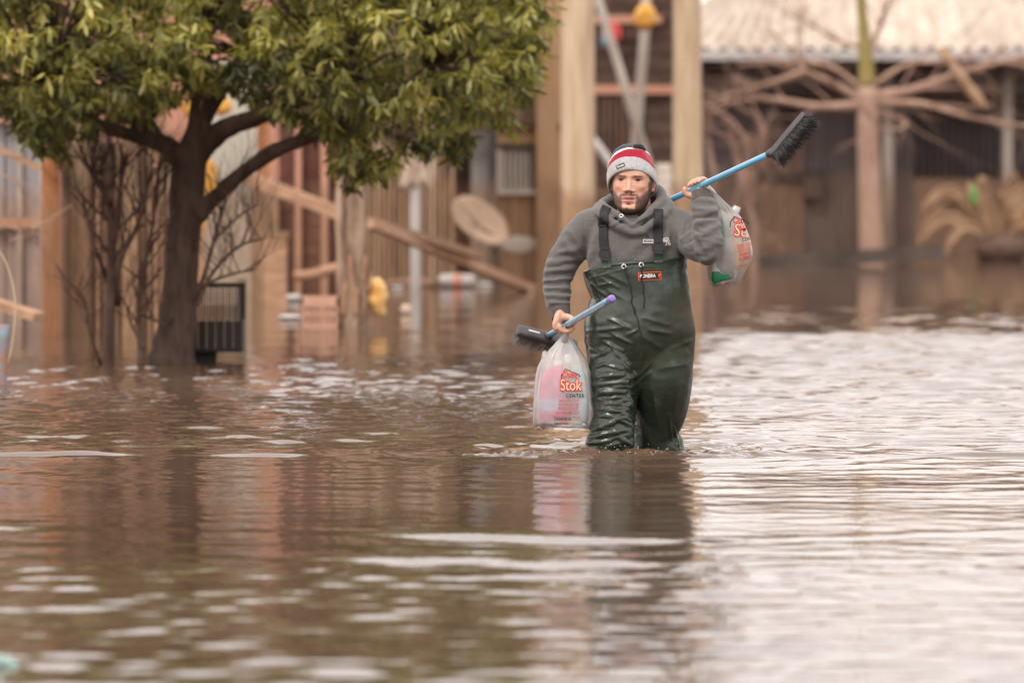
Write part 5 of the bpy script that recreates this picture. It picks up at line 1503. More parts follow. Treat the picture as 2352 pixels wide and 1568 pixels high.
WLINES = [
    (1375, 656, 1404, 650, 6, 6), (1358, 652, 1391, 680, 5, 6), (1380, 640, 1420, 660, 6, 5), (1366, 634, 1380, 690, 5, 5), (1398, 632, 1442, 652, 8, 4), (1352, 640, 1372, 700, 4, 5), (1400, 670, 1440, 690, 9, 4), (1360, 706, 1400, 690, 7, 6),
    (1346, 762, 1431, 752, 6, 8), (1395, 730, 1447, 754, 6, 8), (1342, 772, 1400, 774, 5, 7), (1385, 783, 1430, 806, 5, 8), (1396, 786, 1459, 866, 6, 8), (1357, 826, 1400, 804, 5, 8), (1352, 800, 1385, 812, 5, 7), (1400, 764, 1452, 790, 7, 6), (1420, 820, 1456, 850, 5, -6),
    (1360, 846, 1400, 832, 5, 7), (1388, 838, 1428, 846, 4, 6), (1372, 866, 1433, 860, 4.5, 9), (1377, 881, 1440, 877, 4.5, 9), (1373, 898, 1433, 900, 5, 9), (1378, 917, 1430, 912, 4.5, 9), (1370, 936, 1427, 944, 5, 9), (1380, 955, 1420, 958, 5, 7),
    (1362, 988, 1414, 968, 5, 10), (1356, 1004, 1432, 988, 5, 10), (1416, 962, 1462, 984, 4, 8), (1350, 1018, 1400, 1012, 5, 8), (1420, 1005, 1448, 1020, 5, 7), (1428, 930, 1450, 950, 5, 6), (1440, 900, 1452, 930, 4, 6),
    (1460, 882, 1493, 855, 6, 6), (1462, 868, 1500, 830, 8, 5), (1515, 846, 1578, 836, 9, 4), (1478, 730, 1536, 746, 7, 6), (1492, 758, 1540, 766, 6, 6), (1470, 770, 1520, 800, 10, 4), (1440, 770, 1466, 756, 5, 5), (1480, 800, 1468, 850, 7, 4),
    (1537, 952, 1544, 1008, 5, 7), (1548, 980, 1560, 1022, 4, 7), (1482, 960, 1492, 1015, 6, 5), (1500, 900, 1512, 980, 9, 4), (1560, 880, 1545, 960, 9, 4), (1525, 640, 1536, 740, 10, 3), (1560, 660, 1568, 780, 9, 3), (1500, 660, 1506, 720, 10, 3), (1544, 800, 1590, 780, 7, 4),
    (1451, 600, 1460, 690, 2.2, 3), (1460, 690, 1469, 786, 2.2, 3), (1469, 786, 1458, 866, 2.2, 3), (1350, 640, 1455, 612, 3, 2), (1455, 614, 1578, 608, 3, 2)]
WV_ = folds(WV_, WF_, WLINES, False, 0.75)
uW, vW = uv_of(WV_)
NW = vnormals(WV_, WF_)
legm = sstep(830, 880, vW) * sstep(1470, 1450, uW)
hipm = sstep(700, 760, vW) * sstep(1500, 1420, uW)
rid = 1 - np.abs(nfield(WV_, 13, 2.0, (1, 1, 1.9))) * 2.2
rid2 = 1 - np.abs(nfield(WV_, 24, 5.0, (1, 1, 2.2))) * 2.2
WV_ = WV_ + NW * ((0.0006 + 0.0016 * hipm + 0.0046 * legm) * rid + (0.0002 + 0.0006 * hipm + 0.0024 * legm) * rid2 + 0.005 * nfield(WV_, 6, 9.0))[:, None]
ED = np.array([(1300, 640), (1342, 627), (1365, 617), (1400, 607), (1440, 603), (1480, 600), (1530, 597), (1578, 591), (1620, 588)], dtype=float)
uW, vW = uv_of(WV_)
above = vW < np.interp(uW, ED[:, 0], ED[:, 1])
keepf = ~above[WF_].any(1)
WF_ = WF_[keepf]
used = np.unique(WF_); remap = -np.ones(len(WV_), dtype=int); remap[used] = np.arange(len(used))
WV_ = WV_[used]; WF_ = remap[WF_]
WAD = make_obj('waders', WV_, WF_, M['wader'], PER)
bvh_w = BVHTree.FromPolygons(WV_.tolist(), WF_.tolist())
# welted hem round the open top
pts = []
cx_, cy_ = X(1462, DP), DP
for k in range(72):
    a = 2 * math.pi * k / 72; dv = Vector((math.cos(a), math.sin(a), 0)); o = Vector((cx_, cy_, 0)) + dv * 0.6
    z = None
    for it in range(3):
        uu = U0 + (o.x - dv.x * (0.41 if it == 0 else 0.6 - rr)) * F / cy_
        vv = float(np.interp(uu, ED[:, 0], ED[:, 1])) + 7; z = Z(vv, DP); o.z = z
        h = bvh_w.ray_cast(o, -dv); rr = (h[0] - Vector((cx_, cy_, z))).length if h[0] is not None else 0.19
    pts.append(Vector((cx_, cy_, z + 7 * S)) + dv * (rr - 0.002))
mb = MB(); n = 72
for i in range(n):
    pass
pts2 = np.array([tuple(p) for p in pts]); pts2 = (np.roll(pts2, 1, 0) + 2 * pts2 + np.roll(pts2, -1, 0)) / 4
ringv = []; 
for i in range(n):
    t = pts2[(i + 1) % n] - pts2[i - 1]; t /= np.linalg.norm(t); up = np.array([0, 0, 1.0]); sd = np.cross(t, up); sd /= np.linalg.norm(sd)
    for j in range(10):
        a = 2 * math.pi * j / 10; ringv.append(pts2[i] + sd * 0.0042 * math.cos(a) + up * (0.0065 * math.sin(a)))
Fc = [(i * 10 + j, ((i + 1) % n) * 10 + j, ((i + 1) % n) * 10 + (j + 1) % 10, i * 10 + (j + 1) % 10) for i in range(n) for j in range(10)]
make_obj('hem', ringv, Fc, M['wader'], WAD)

# braces with slider and clip buckles
both = BVHTree.FromPolygons(np.vstack([HV_, WV_]).tolist(), HF_.tolist() + (WF_ + len(HV_)).tolist())
M['webgreen'] = mat('green_webbing', (0.035, 0.06, 0.045), (0.05, 0.08, 0.06), 100, rough=0.7)
for side, path, tab, bk in (('l', [(1394, 474), (1388, 488), (1386, 520), (1386, 552), (1388, 572)], [(1391, 592), (1393, 604), (1394, 616)], (1390, 581)), ('r', [(1513, 480), (1512, 496), (1512, 520), (1512, 545), (1512, 556)], [(1513, 576), (1513, 590), (1513, 604)], (1512, 565))):
    st_ = ribbon(both, path, 21, 'brace', M['webbing'], WAD, 0.005)
    ribbon(both, tab, 20, 'brace_tab', M['webgreen'], WAD, 0.005)
    p, nrm = hit(both, *bk, 0.010)
    def plate(c, wx, hz, th, name, m, parent, rot=0.0):
        bm_ = bmesh.new(); bmesh.ops.create_cube(bm_, size=1.0)
        for v_ in bm_.verts: v_.co = Vector((v_.co.x * wx, v_.co.y * th, v_.co.z * hz))
        bmesh.ops.bevel(bm_, geom=list(bm_.edges), offset=min(wx, hz, th) * 0.25, segments=2, affect='EDGES')
        Mt = Matrix.Rotation(rot, 3, 'Y')
        V = [Vector(c) + Mt @ v_.co for v_ in bm_.verts]; Fc = [tuple(v_.index for v_ in f.verts) for f in bm_.faces]; bm_.free()
        return make_obj(name, V, Fc, m, parent, False)
    B = plate(p, 0.036, 0.040, 0.011, 'buckle', M['blackplastic'], WAD)
    for sx in (-1, 1): plate(p + Vector((sx * 0.019, 0, -0.004)), 0.008, 0.024, 0.009, 'buckle_prong', M['blackplastic'], B)
    plate(p + Vector((0, -0.004, 0.012)), 0.026, 0.006, 0.008, 'buckle_bar', M['webbing'], B)
    plate(p + Vector((0, -0.002, -0.024)), 0.034, 0.010, 0.008, 'buckle_bar', M['blackplastic'], B)
p, _ = hit(both, 1387, 511, 0.008)
mb = MB(); cc = Vector(p)
for dx, dz, wx, hz in ((0, 0.012, 0.044, 0.005), (0, -0.012, 0.044, 0.005), (-0.020, 0, 0.004, 0.024), (0.020, 0, 0.004, 0.024), (0, 0, 0.036, 0.005)):
    mb.box(cc.x + dx - wx / 2, cc.x + dx + wx / 2, cc.y - 0.004, cc.y + 0.003, cc.z + dz - hz / 2, cc.z + dz + hz / 2)
mb.build('slider', M['blackplastic'], WAD)
# eyelets and drawcords
for (u, v), path in (((1433, 612), [(1433, 612), (1438, 628), (1446, 650), (1450, 676), (1452, 700), (1462, 728), (1474, 770)]), ((1473, 608), [(1474, 608), (1474, 625), (1476, 650), (1479, 680), (1480, 708)])):
    p, nrm = hit(bvh_w, u, v, 0.003); nrm = nrm if nrm.y < 0 else -nrm
    mb = MB(); mb.ring(p, 0.0075, 0.0026, nrm); mb.build('eyelet', M['chrome'], WAD, True)
    mb = MB(); mb.ball(p, (0.0055, 0.002, 0.0055), 12, 6); mb.build('eyelet_hole', M['ink_black'], WAD, True)
    C = crom(np.array(path, dtype=float), 7); ps = []
    for i, (a, b) in enumerate(C):
        q, _ = hit(bvh_w, a + 1.2 * math.sin(i * 0.9), b, 0.005)
        if q is not None: ps.append(q)
    mb = MB(); mb.tube(ps, [0.0026] * len(ps), 8, 2); mb.build('drawcord', M['cord'], WAD, True)

# ---- lettering laid on cloth and plastic
def text_mesh(s, size, spacing=1.0, shear=0.0, bold=0.0):
    cu = bpy.data.curves.new('t', 'FONT'); cu.body = s; cu.size = size; cu.align_x = 'CENTER'; cu.align_y = 'CENTER'; cu.space_character = spacing; cu.shear = shear; cu.offset = bold; cu.resolution_u = 3
    o = bpy.data.objects.new('t', cu); COL.objects.link(o)
    dg = bpy.context.evaluated_depsgraph_get(); dg.update()
    me = o.evaluated_get(dg).to_mesh()
    V = [(v.co.x, v.co.y) for v in me.vertices]; Fc = [tuple(p.vertices) for p in me.polygons]
    o.evaluated_get(dg).to_mesh_clear(); bpy.data.objects.remove(o); bpy.data.curves.remove(cu)
    return np.array(V), Fc
def rect_mesh(w_, h_, n=8, border=None):
    if border is None:
        xs = np.linspace(-w_ / 2, w_ / 2, n + 1); ys = np.linspace(-h_ / 2, h_ / 2, 4)
        V = [(x, y) for y in ys for x in xs]; Fc = [(j * (n + 1) + i, j * (n + 1) + i + 1, (j + 1) * (n + 1) + i + 1, (j + 1) * (n + 1) + i) for j in range(3) for i in range(n)]
        return np.array(V), Fc
    P_ = []
    for s_ in (1.0, 0.0):
        a, b = w_ / 2 - (1 - s_) * border, h_ / 2 - (1 - s_) * border
        for k in range(n): P_.append((-a + 2 * a * k / n, -b))
        for k in range(4): P_.append((a, -b + 2 * b * k / 4))
        for k in range(n): P_.append((a - 2 * a * k / n, b))
        for k in range(4): P_.append((-a, b - 2 * b * k / 4))
    m_ = len(P_) // 2
    return np.array(P_), [(i, (i + 1) % m_, m_ + (i + 1) % m_, m_ + i) for i in range(m_)]
def decal(VF, u, v, bvh, m, parent, name='lettering', rot=0.0, off=0.0025, near=-1.2, plane=True, squeeze=1.0):
    """VF in photo pixels; laid flat on the surface it is printed on"""
    V2, Fc = VF
    c, s_ = math.cos(math.radians(rot)), math.sin(math.radians(rot)); out = []; ys = []
    for (x, y) in V2:
        x *= squeeze
        uu, vv = u + x * c - y * s_, v - (x * s_ + y * c)
        p, _ = hit(bvh, uu, vv, off, near)
        out.append((uu, vv, p)); 
        if p is not None: ys.append(p.y)
    if not ys: return None
    ym = float(np.median(ys))
    W_ = [p if p is not None and abs(p.y - ym) < 0.05 else P(uu, vv, ym) for uu, vv, p in out]
    return make_obj(name, W_, Fc, m, parent, False)
# wader badge
BADGE = decal(rect_mesh(53, 19, 10), 1492.5, 634, bvh_w, M['ink_orange'], WAD, 'badge', 2.5, 0.0030)
decal(rect_mesh(49.5, 15.5, 10), 1492.5, 634, bvh_w, M['label_black'], BADGE, 'badge_field', 2.5, 0.0042)
decal(text_mesh('PIONEIRA', 11.2, 0.92, 0.0, 0.35), 1487.5, 634, bvh_w, M['ink_white'], BADGE, 'lettering', 2.5, 0.0054, squeeze=0.80)
decal((np.array([(-3, 4.5), (4, 6), (5, 1), (1, 0), (1.5, -6), (-1.5, -2), (-0.5, 2)]), [(0, 1, 2, 3, 6), (6, 3, 4, 5)]), 1513.5, 634, bvh_w, M['ink_orange'], BADGE, 'emblem', 2.5, 0.0054)
# hoodie print
decal(rect_mesh(24, 9, 6), 1489, 554, bvh_h, M['ink_white'], HOOD, 'print_box', -1, 0.0022)
decal(text_mesh('BROKEN', 7.4, 1.0, 0, 0.15), 1489, 554, bvh_h, M['ink_black'], HOOD, 'lettering', -1, 0.0034, squeeze=0.72)
decal(text_mesh('B', 9), 1487, 543, bvh_h, M['ink_black'], HOOD, 'lettering', 0, 0.003)
decal(text_mesh('BARCELONA', 5.5, 1.0), 1488, 562, bvh_h, M['ink_black'], HOOD, 'lettering', 0, 0.003, squeeze=0.75)
decal(rect_mesh(15, 8, 6), 1529, 550, bvh_h, M['ink_white'], HOOD, 'print_box', 14, 0.0022)
decal(text_mesh('CEPT', 6.4, 1.0, 0, 0.1), 1529, 550, bvh_h, M['ink_black'], HOOD, 'lettering', 14, 0.0034, squeeze=0.75)
decal(text_mesh('76', 15, 0.95, 0, 0.6), 1534, 559, bvh_h, M['ink_white'], HOOD, 'lettering', 6, 0.003, squeeze=0.85)
# beanie label
cuffo = [o for o in BEAN.children if o.name.startswith('cuff')][0]
cv = np.array([tuple(v.co) for v in cuffo.data.vertices]) + np.array(PER.location)
bvh_c = BVHTree.FromPolygons(cv.tolist(), [tuple(p.vertices) for p in cuffo.data.polygons])
LBL = decal(rect_mesh(21, 8.5, 6), 1425, 381, bvh_c, M['label_black'], BEAN, 'label', 22, 0.0022)
decal(text_mesh('Thinsulate', 6.6, 1.0, 0, 0.12), 1425, 381.2, bvh_c, M['ink_white'], LBL, 'lettering', 22, 0.0034, squeeze=0.66)

# ================================================================ brooms
M['bluehandle'] = mat('blue_foil_handle', (0.10, 0.40, 0.66), (0.15, 0.48, 0.72), 14, (1, 1, 1), 0.28, spec=0.6, coat=0.4)
M['violet'] = mat('violet_cap', (0.24, 0.16, 0.50), (0.30, 0.21, 0.58), 14, rough=0.35)
M['brushblock'] = mat('charcoal_brush_block', (0.045, 0.043, 0.046), (0.075, 0.07, 0.072), 24, rough=0.5)
M['bristle'] = mat('dark_grey_bristle', (0.022, 0.021, 0.022), (0.10, 0.095, 0.095), 120, (1, 1, 1), 0.7)
M['bristlepale'] = mat('pale_worn_bristle', (0.12, 0.11, 0.11), (0.34, 0.32, 0.31), 160, rough=0.8)
M['sticker'] = mat('silver_sticker', (0.45, 0.43, 0.43), (0.55, 0.53, 0.53), 40, rough=0.4)
M['stripe'] = mat('white_foil_stripe', (0.62, 0.66, 0.70), (0.7, 0.74, 0.78), 40, rough=0.3)
def broom(name, a, b, label, across, bdir, seed, pale, cap, blen, tuftlen, shift=0.0):
    """handle from a (brush) to b (grip end); across = long axis of the brush block, bdir = where the bristles point"""
    R = empty(name, tuple(a), label, 'broom')
    r = 0.0112
    mb = MB(); mb.tube([a, a * 0.5 + b * 0.5, b], [r, r, r], 20, 6); H_ = mb.build('handle', M['bluehandle'], R, True)
    t = (b - a).normalized(); sd = t.cross(Vector((0, 0, 1))).normalized(); up = sd.cross(t)
    for k in range(3):
        an = k * math.pi * 2 / 3 + 0.35; o_ = sd * math.cos(an) + up * math.sin(an); sw = (up * math.cos(an) - sd * math.sin(an)) * 0.0016
        V = [a + o_ * (r + .0004) - sw, a + o_ * (r + .0004) + sw, b + o_ * (r + .0004) + sw, b + o_ * (r + .0004) - sw]
        make_obj('stripe', V, [(0, 1, 2, 3)], M['stripe'], H_, False)
    if cap:
        mb = MB(); mb.tube([b - t * 0.035, b - t * 0.01, b + t * 0.012, b + t * 0.018], [0.0125, 0.0135, 0.0135, 0.008], 18, 2); mb.build('end_cap', M['violet'], R, True)
    ac = Vector(across).normalized(); bd = Vector(bdir); bd = (bd - ac * bd.dot(ac)).normalized(); wd = ac.cross(bd)
    c = Vector(a) + bd * 0.012 + ac * shift
    mb = MB(); mb.tube([a - t * 0.028, a + t * 0.012, a + t * 0.03], [0.017, 0.0165, 0.014], 16, 2); mb.build('socket', M['brushblock'], R, True)
    mb = MB(); mb.tube([c - ac * blen / 2, c - ac * (blen / 2 - 0.01), c, c + ac * (blen / 2 - 0.01), c + ac * blen / 2], [(0.020, 0.008), (0.026, 0.013), (0.027, 0.014), (0.026, 0.013), (0.020, 0.008)], 20, 4, side=tuple(wd), expo=4)
    BLK = mb.build('brush_block', M['brushblock'], R, True)
    g = random.Random(seed); V = []; Fc = []
    nrow = 22
    for i in range(nrow):
        for j in range(4):
            f = -1 + 2 * i / (nrow - 1)
            base = c + ac * f * (blen / 2 - 0.012) + wd * ((j - 1.5) * 0.0125) + bd * 0.010
            td = (bd + ac * f * 0.35 + wd * (j - 1.5) * 0.12 + Vector((g.gauss(0, .06), g.gauss(0, .06), g.gauss(0, .06)))).normalized()
            for s_ in range(16):
                dv = (td + Vector((g.gauss(0, .085), g.gauss(0, .085), g.gauss(0, .085)))).normalized()
                L = tuftlen * g.uniform(0.8, 1.08); off = Vector((g.gauss(0, .0018), g.gauss(0, .0018), g.gauss(0, .0018)))
                s2 = dv.cross(Vector((g.gauss(0, 1), g.gauss(0, 1), g.gauss(0, 1)))).normalized() * 0.0008
                p0 = base + off; p1 = p0 + dv * L * 0.6; p2 = p0 + dv * L + ac * f * 0.006 + Vector((g.gauss(0, .003), g.gauss(0, .003), g.gauss(0, .003)))
                k = len(V); V += [p0 - s2, p0 + s2, p1 + s2, p1 - s2, p2]; Fc += [(k, k + 1, k + 2, k + 3), (k + 3, k + 2, k + 4)]
    o = make_obj('bristles', V, Fc, pale, R, False); o['kind'] = 'stuff'
    return R, BLK, c, ac, bd, wd
# low broom in the right hand, grip end towards us
a1 = on1(-0.36); b1 = on1(0.86)
R1, BLK1, c1, ac1, bd1, wd1 = broom('broom', a1, b1, 'broom with blue striped handle and violet end cap held low in the hand', (1.0, 0.20, -0.27), (-0.30, 0.58, -0.76), 81, M['bristlepale'], True, 0.23, 0.050)
sp = c1 - ac1 * 0.055 - wd1 * 0.0
nrm = Vector((0, -1, 0)); 
wv = wd1 if wd1.y < 0 else -wd1
q0 = sp - bd1 * 0.0150; bdx = bd1; bd1 = wd1
V = [q0 - ac1 * 0.022 - bd1 * 0.005, q0 + ac1 * 0.022 - bd1 * 0.005, q0 + ac1 * 0.022 + bd1 * 0.005, q0 - ac1 * 0.022 + bd1 * 0.005]
make_obj('sticker', V, [(0, 1, 2, 3)], M['sticker'], BLK1, False)
# shouldered broom, brush up to the right
t_b = 0.0
pa = Q(1796, 340, -0.50); L_ = (pa - HL_).length
a2 = on2(L_); b2 = on2(L_ - 1.22)
R2, BLK2, c2, ac2, bd2, wd2 = broom('broom', a2, b2, 'broom with blue handle and dark bristles carried over the shoulder', (0.64, 0.10, 0.76), (0.62, -0.72, -0.45), 82, M['bristle'], False, 0.195, 0.052, 0.080)

# ================================================================ shopping bags and what is in them
def bag_material():
    m = bpy.data.materials.new('thin_white_bag_film'); m.use_nodes = True
    t = m.node_tree; t.nodes.clear(); N = t.nodes.new; Lk = t.links.new
    df = N('ShaderNodeBsdfDiffuse'); df.inputs['Color'].default_value = (0.97, 0.95, 0.945, 1)
    tl_ = N('ShaderNodeBsdfTranslucent'); tl_.inputs['Color'].default_value = (0.88, 0.85, 0.85, 1)
    a = N('ShaderNodeMixShader'); a.inputs['Fac'].default_value = 0.45; Lk(df.outputs[0], a.inputs[1]); Lk(tl_.outputs[0], a.inputs[2])
    tp = N('ShaderNodeBsdfTransparent'); tp.inputs['Color'].default_value = (0.97, 0.96, 0.96, 1)
    tcx = N('ShaderNodeTexCoord'); nz2 = N('ShaderNodeTexNoise'); nz2.inputs['Scale'].default_value = 18; nz2.inputs['Detail'].default_value = 4
    Lk(tcx.outputs['Object'], nz2.inputs['Vector'])
    mr = N('ShaderNodeMapRange'); mr.inputs['From Min'].default_value = 0.3; mr.inputs['From Max'].default_value = 0.7; mr.inputs['To Min'].default_value = 0.45; mr.inputs['To Max'].default_value = 0.58
    Lk(nz2.outputs['Fac'], mr.inputs['Value'])
    b = N('ShaderNodeMixShader'); Lk(mr.outputs[0], b.inputs['Fac']); Lk(a.outputs[0], b.inputs[1]); Lk(tp.outputs[0], b.inputs[2])
    gl = N('ShaderNodeBsdfGlossy'); gl.inputs['Roughness'].default_value = 0.22; gl.inputs['Color'].default_value = (1, 1, 1, 1)
    fr = N('ShaderNodeFresnel'); fr.inputs['IOR'].default_value = 1.45
    cc_ = N('ShaderNodeMixShader'); Lk(fr.outputs[0], cc_.inputs['Fac']); Lk(b.outputs[0], cc_.inputs[1]); Lk(gl.outputs[0], cc_.inputs[2])
    o = N('ShaderNodeOutputMaterial'); Lk(cc_.outputs[0], o.inputs['Surface'])
    return m
M['bag'] = bag_material()
def bag(name, label, stations, grip, seed, handles, depth=1.0):
    """stations: (u,v,half width px,half depth m,dy) from the bottom up"""
    R = empty(name, tuple(Q(stations[0][0], stations[0][1], stations[0][4])), label, 'shopping bag', 'printed white shopping bags')
    A = crom(np.array(stations, dtype=float), 8); n = 72; rows = []
    g = random.Random(seed); ph = [g.uniform(0, 6.283) for _ in range(6)]
    k = len(A)
    for i, (u, v, hw, hd, dy) in enumerate(A):
        t = i / (k - 1); c = np.array(Q(u, v, dy)); th_ = np.linspace(0, 2 * math.pi, n, endpoint=False)
        cx, sx = np.cos(th_), np.sin(th_); e = 2 / 2.6
        x = np.sign(cx) * np.abs(cx) ** e * hw * S; y = np.sign(sx) * np.abs(sx) ** e * hd
        pl = 1 + (0.015 + 0.14 * t ** 2) * (np.sin(9 * th_ + ph[0]) * 0.5 + np.sin(17 * th_ + ph[1] + 2 * t) * 0.35 + np.sin(5 * th_ + ph[2]) * 0.4) + 0.014 * np.sin(3 * th_ + 9 * t + ph[3]) + 0.010 * np.sin(7 * th_ - 13 * t + ph[4])
        rows.append(np.stack([c[0] + x * pl, c[1] + y * pl, np.full(n, c[2]) + (0.006 * np.sin(2 * th_ + ph[5]) + 0.004 * np.sin(5 * th_)) * (1 - t)], 1))
    V = np.vstack(rows)
    Fc = [(i * n + j, i * n + (j + 1) % n, (i + 1) * n + (j + 1) % n, (i + 1) * n + j) for i in range(k - 1) for j in range(n)]
    V = np.vstack([V, np.array(Q(stations[0][0], stations[0][1], stations[0][4]))[None]])
    for j in range(n): Fc.append((len(V) - 1, (j + 1) % n, j))
    sk = make_obj('bag_film', V, Fc, M['bag'], R)
    for hp in handles:
        mb = MB(); mb.tube([Q(*p[:3]) for p in hp], [(p[3] * S, p[4]) for p in hp], 14, 6, cap=False); mb.build('bag_handle', M['bag'], R, True)
    V4 = [list(f) for f in Fc]
    return R, sk, BVHTree.FromPolygons(V.tolist(), V4)
BD = -0.075
BAG1, SK1, bvh_b1 = bag('shopping_bag', 'white translucent printed shopping bag with pink bottle hanging from the lowered hand',
    [(1296, 979, 58, 0.052, BD), (1295, 972, 69, 0.064, BD), (1295, 940, 71, 0.068, BD), (1296, 900, 68, 0.066, BD), (1296, 860, 62, 0.060, BD), (1296, 830, 52, 0.048, BD), (1297, 806, 36, 0.034, BD), (1298, 786, 20, 0.022, BD), (1299, 770, 8, 0.012, BD), (1300, 762, 5, 0.009, BD)],
    None, 5, [[(1296, 790, BD - 0.01, 9, 0.010), (1298, 768, BD - 0.03, 6, 0.012), (1296, 757, BD - 0.02, 5, 0.022), (1288, 752, BD + 0.01, 4, 0.02)]])
# small pinched corner under the bag
mb = MB(); mb.tube([Q(1250, 972, BD), Q(1246, 982, BD), Q(1243, 990, BD)], [0.014, 0.007, 0.0015], 12, 4); mb.build('bag_corner', M['bag'], BAG1, True)
mb = MB(); mb.tube([Q(1250, 806, BD), Q(1254, 822, BD), Q(1262, 846, BD)], [(0.006, 0.012), (0.018, 0.02), (0.03, 0.03)], 14, 4); mb.build('bag_ear', M['bag'], BAG1, True)
def bottle(name, label, st, m, parts=()):
    R = empty(name, tuple(Q(*st[0][:3])), label, 'bottle')
    mb = MB(); mb.tube([Q(*p[:3]) for p in st], [(p[3] * S, p[4]) for p in st], 28, 5, expo=3.2); b_ = mb.build('bottle_body', m, R, True)
    for nm, st2, m2 in parts:
        mb = MB(); mb.tube([Q(*p[:3]) for p in st2], [(p[3] * S, p[4]) for p in st2], 28, 3, expo=3.2, cap=nm == 'cap'); mb.build(nm, m2, R, True)
    return R
M['pink'] = mat('hot_pink_liquid_bottle', (0.92, 0.03, 0.30), (0.95, 0.06, 0.36), 6, rough=0.25)
M['palepink'] = mat('pale_pink_bottle', (0.92, 0.36, 0.56), (0.94, 0.42, 0.60), 6, rough=0.25)
M['lilaclabel'] = mat('lilac_label', (0.55, 0.42, 0.78), (0.68, 0.58, 0.85), 9, rough=0.5)
M['tealbottle'] = mat('pale_teal_bottle', (0.36, 0.60, 0.62), (0.46, 0.68, 0.70), 6, rough=0.25)
M['bluelabel'] = mat('sky_blue_label', (0.30, 0.58, 0.82), (0.62, 0.72, 0.80), 16, rough=0.5)
M['whitecap'] = mat('white_cap', (0.78, 0.76, 0.75), (0.84, 0.82, 0.82), 9, rough=0.4)
M['greenbottle'] = mat('green_detergent_bottle', (0.015, 0.17, 0.08), (0.03, 0.22, 0.11), 8, rough=0.25)
M['paperlabel'] = mat('pale_grey_label', (0.50, 0.49, 0.50), (0.66, 0.65, 0.65), 12, rough=0.5)
M['orangepack'] = mat('orange_yellow_packet', (0.85, 0.35, 0.05), (0.90, 0.55, 0.12), 9, rough=0.4)
bottle('pink_bottle', 'hot pink cleaner bottle with lilac label seen through the lower shopping bag',
       [(1270, 965, BD - 0.017, 25, 0.030), (1270, 961, BD - 0.017, 31, 0.037), (1270, 921, BD - 0.017, 31, 0.038), (1272, 880, BD - 0.017, 29, 0.037), (1278, 858, BD - 0.017, 22, 0.030), (1282, 846, BD - 0.017, 12, 0.018), (1283, 838, BD - 0.017, 10, 0.016)], M['pink'],
       [('label', [(1269, 944, BD - 0.017, 32, 0.0392), (1269, 914, BD - 0.017, 32, 0.0392)], M['lilaclabel']), ('cap', [(1283, 840, BD - .017, 12, .018), (1283, 828, BD - .017, 11, .016)], M['whitecap'])])
bottle('teal_bottle', 'pale teal bottle with sky blue label in the lower shopping bag',
       [(1330, 965, BD - 0.010, 20, 0.028), (1330, 960, BD - 0.010, 23, 0.038), (1329, 921, BD - 0.010, 23, 0.039), (1328, 881, BD - 0.010, 22, 0.038), (1325, 859, BD - 0.010, 18, 0.03), (1320, 837, BD - 0.010, 10, 0.016)], M['tealbottle'],
       [('label', [(1330, 943, BD - 0.010, 24, 0.0405), (1328, 885, BD - 0.010, 23.5, 0.037)], M['bluelabel'])])
bottle('white_bottle', 'white capped bottle standing behind the print in the lower shopping bag',
       [(1302, 961, BD + 0.012, 12, 0.03), (1302, 931, BD + 0.012, 14, 0.03), (1304, 871, BD + 0.012, 13, 0.03), (1305, 849, BD + 0.012, 8, 0.014), (1306, 833, BD + 0.012, 7, 0.012)], M['orangepack'], [('cap', [(1306, 837, BD + .012, 10, .016), (1306, 813, BD + .012, 9, .015)], M['whitecap'])])
# prints on the first bag
def P1(txt, size, u, v, m, sq=1.0, bold=0.1, rot=0.0, off=0.0035, sp=1.0): return decal(text_mesh(txt, size, sp, 0, bold), u, v, bvh_b1, M[m], BAG1, 'lettering', rot, off, squeeze=sq)
roof_ = np.array([(-21, -14), (-20, -2), (-11, 12), (2, 7), (22, -2), (24, -8), (22, -7), (20.5, -3.5), (2, 5.2), (-10.3, 10), (-18.2, -2.6), (-19.4, -14)])
decal((roof_, [(0, 1, 10, 11), (1, 2, 9, 10), (2, 3, 8, 9), (3, 4, 7, 8), (4, 5, 6, 7)]), 1309, 858, bvh_b1, M['ink_black'], BAG1, 'emblem', 0, 0.0032)
P1('Clube', 20, 1308, 860, 'ink_red', 0.72, 0.5)
P1('Stok', 36, 1311, 885, 'ink_red', 0.74, 2.6)
P1('Stok', 36, 1311, 885, 'ink_cream', 0.74, -0.1, off=0.0052)
P1('CENTER', 12.5, 1321, 909, 'ink_black', 0.78, 0.2, sp=1.25)
for k, s_ in enumerate(('DESCONTOS', 'EXCLUSIVOS', 'PARA VOCÊ', 'ECONOMIZAR!')):
    P1(s_, 9.0 if k != 2 else 9.8, 1307 - k * 1.0, 919.5 + k * 9.3, 'ink_red', 0.88, 0.06)
decal(rect_mesh(66, 1.2, 14), 1300, 956, bvh_b1, M['ink_red'], BAG1, 'print_rule', -3, 0.0035)
P1('CADASTRE-SE', 8.6, 1292, 962, 'ink_black', 0.72, 0.12, -3); P1('GRÁTIS', 7, 1294, 968, 'ink_orange', 0.8, 0.1, -2); P1('É MUITO FÁCIL!', 6.8, 1290, 973, 'ink_black', 0.72, 0.1, -2)

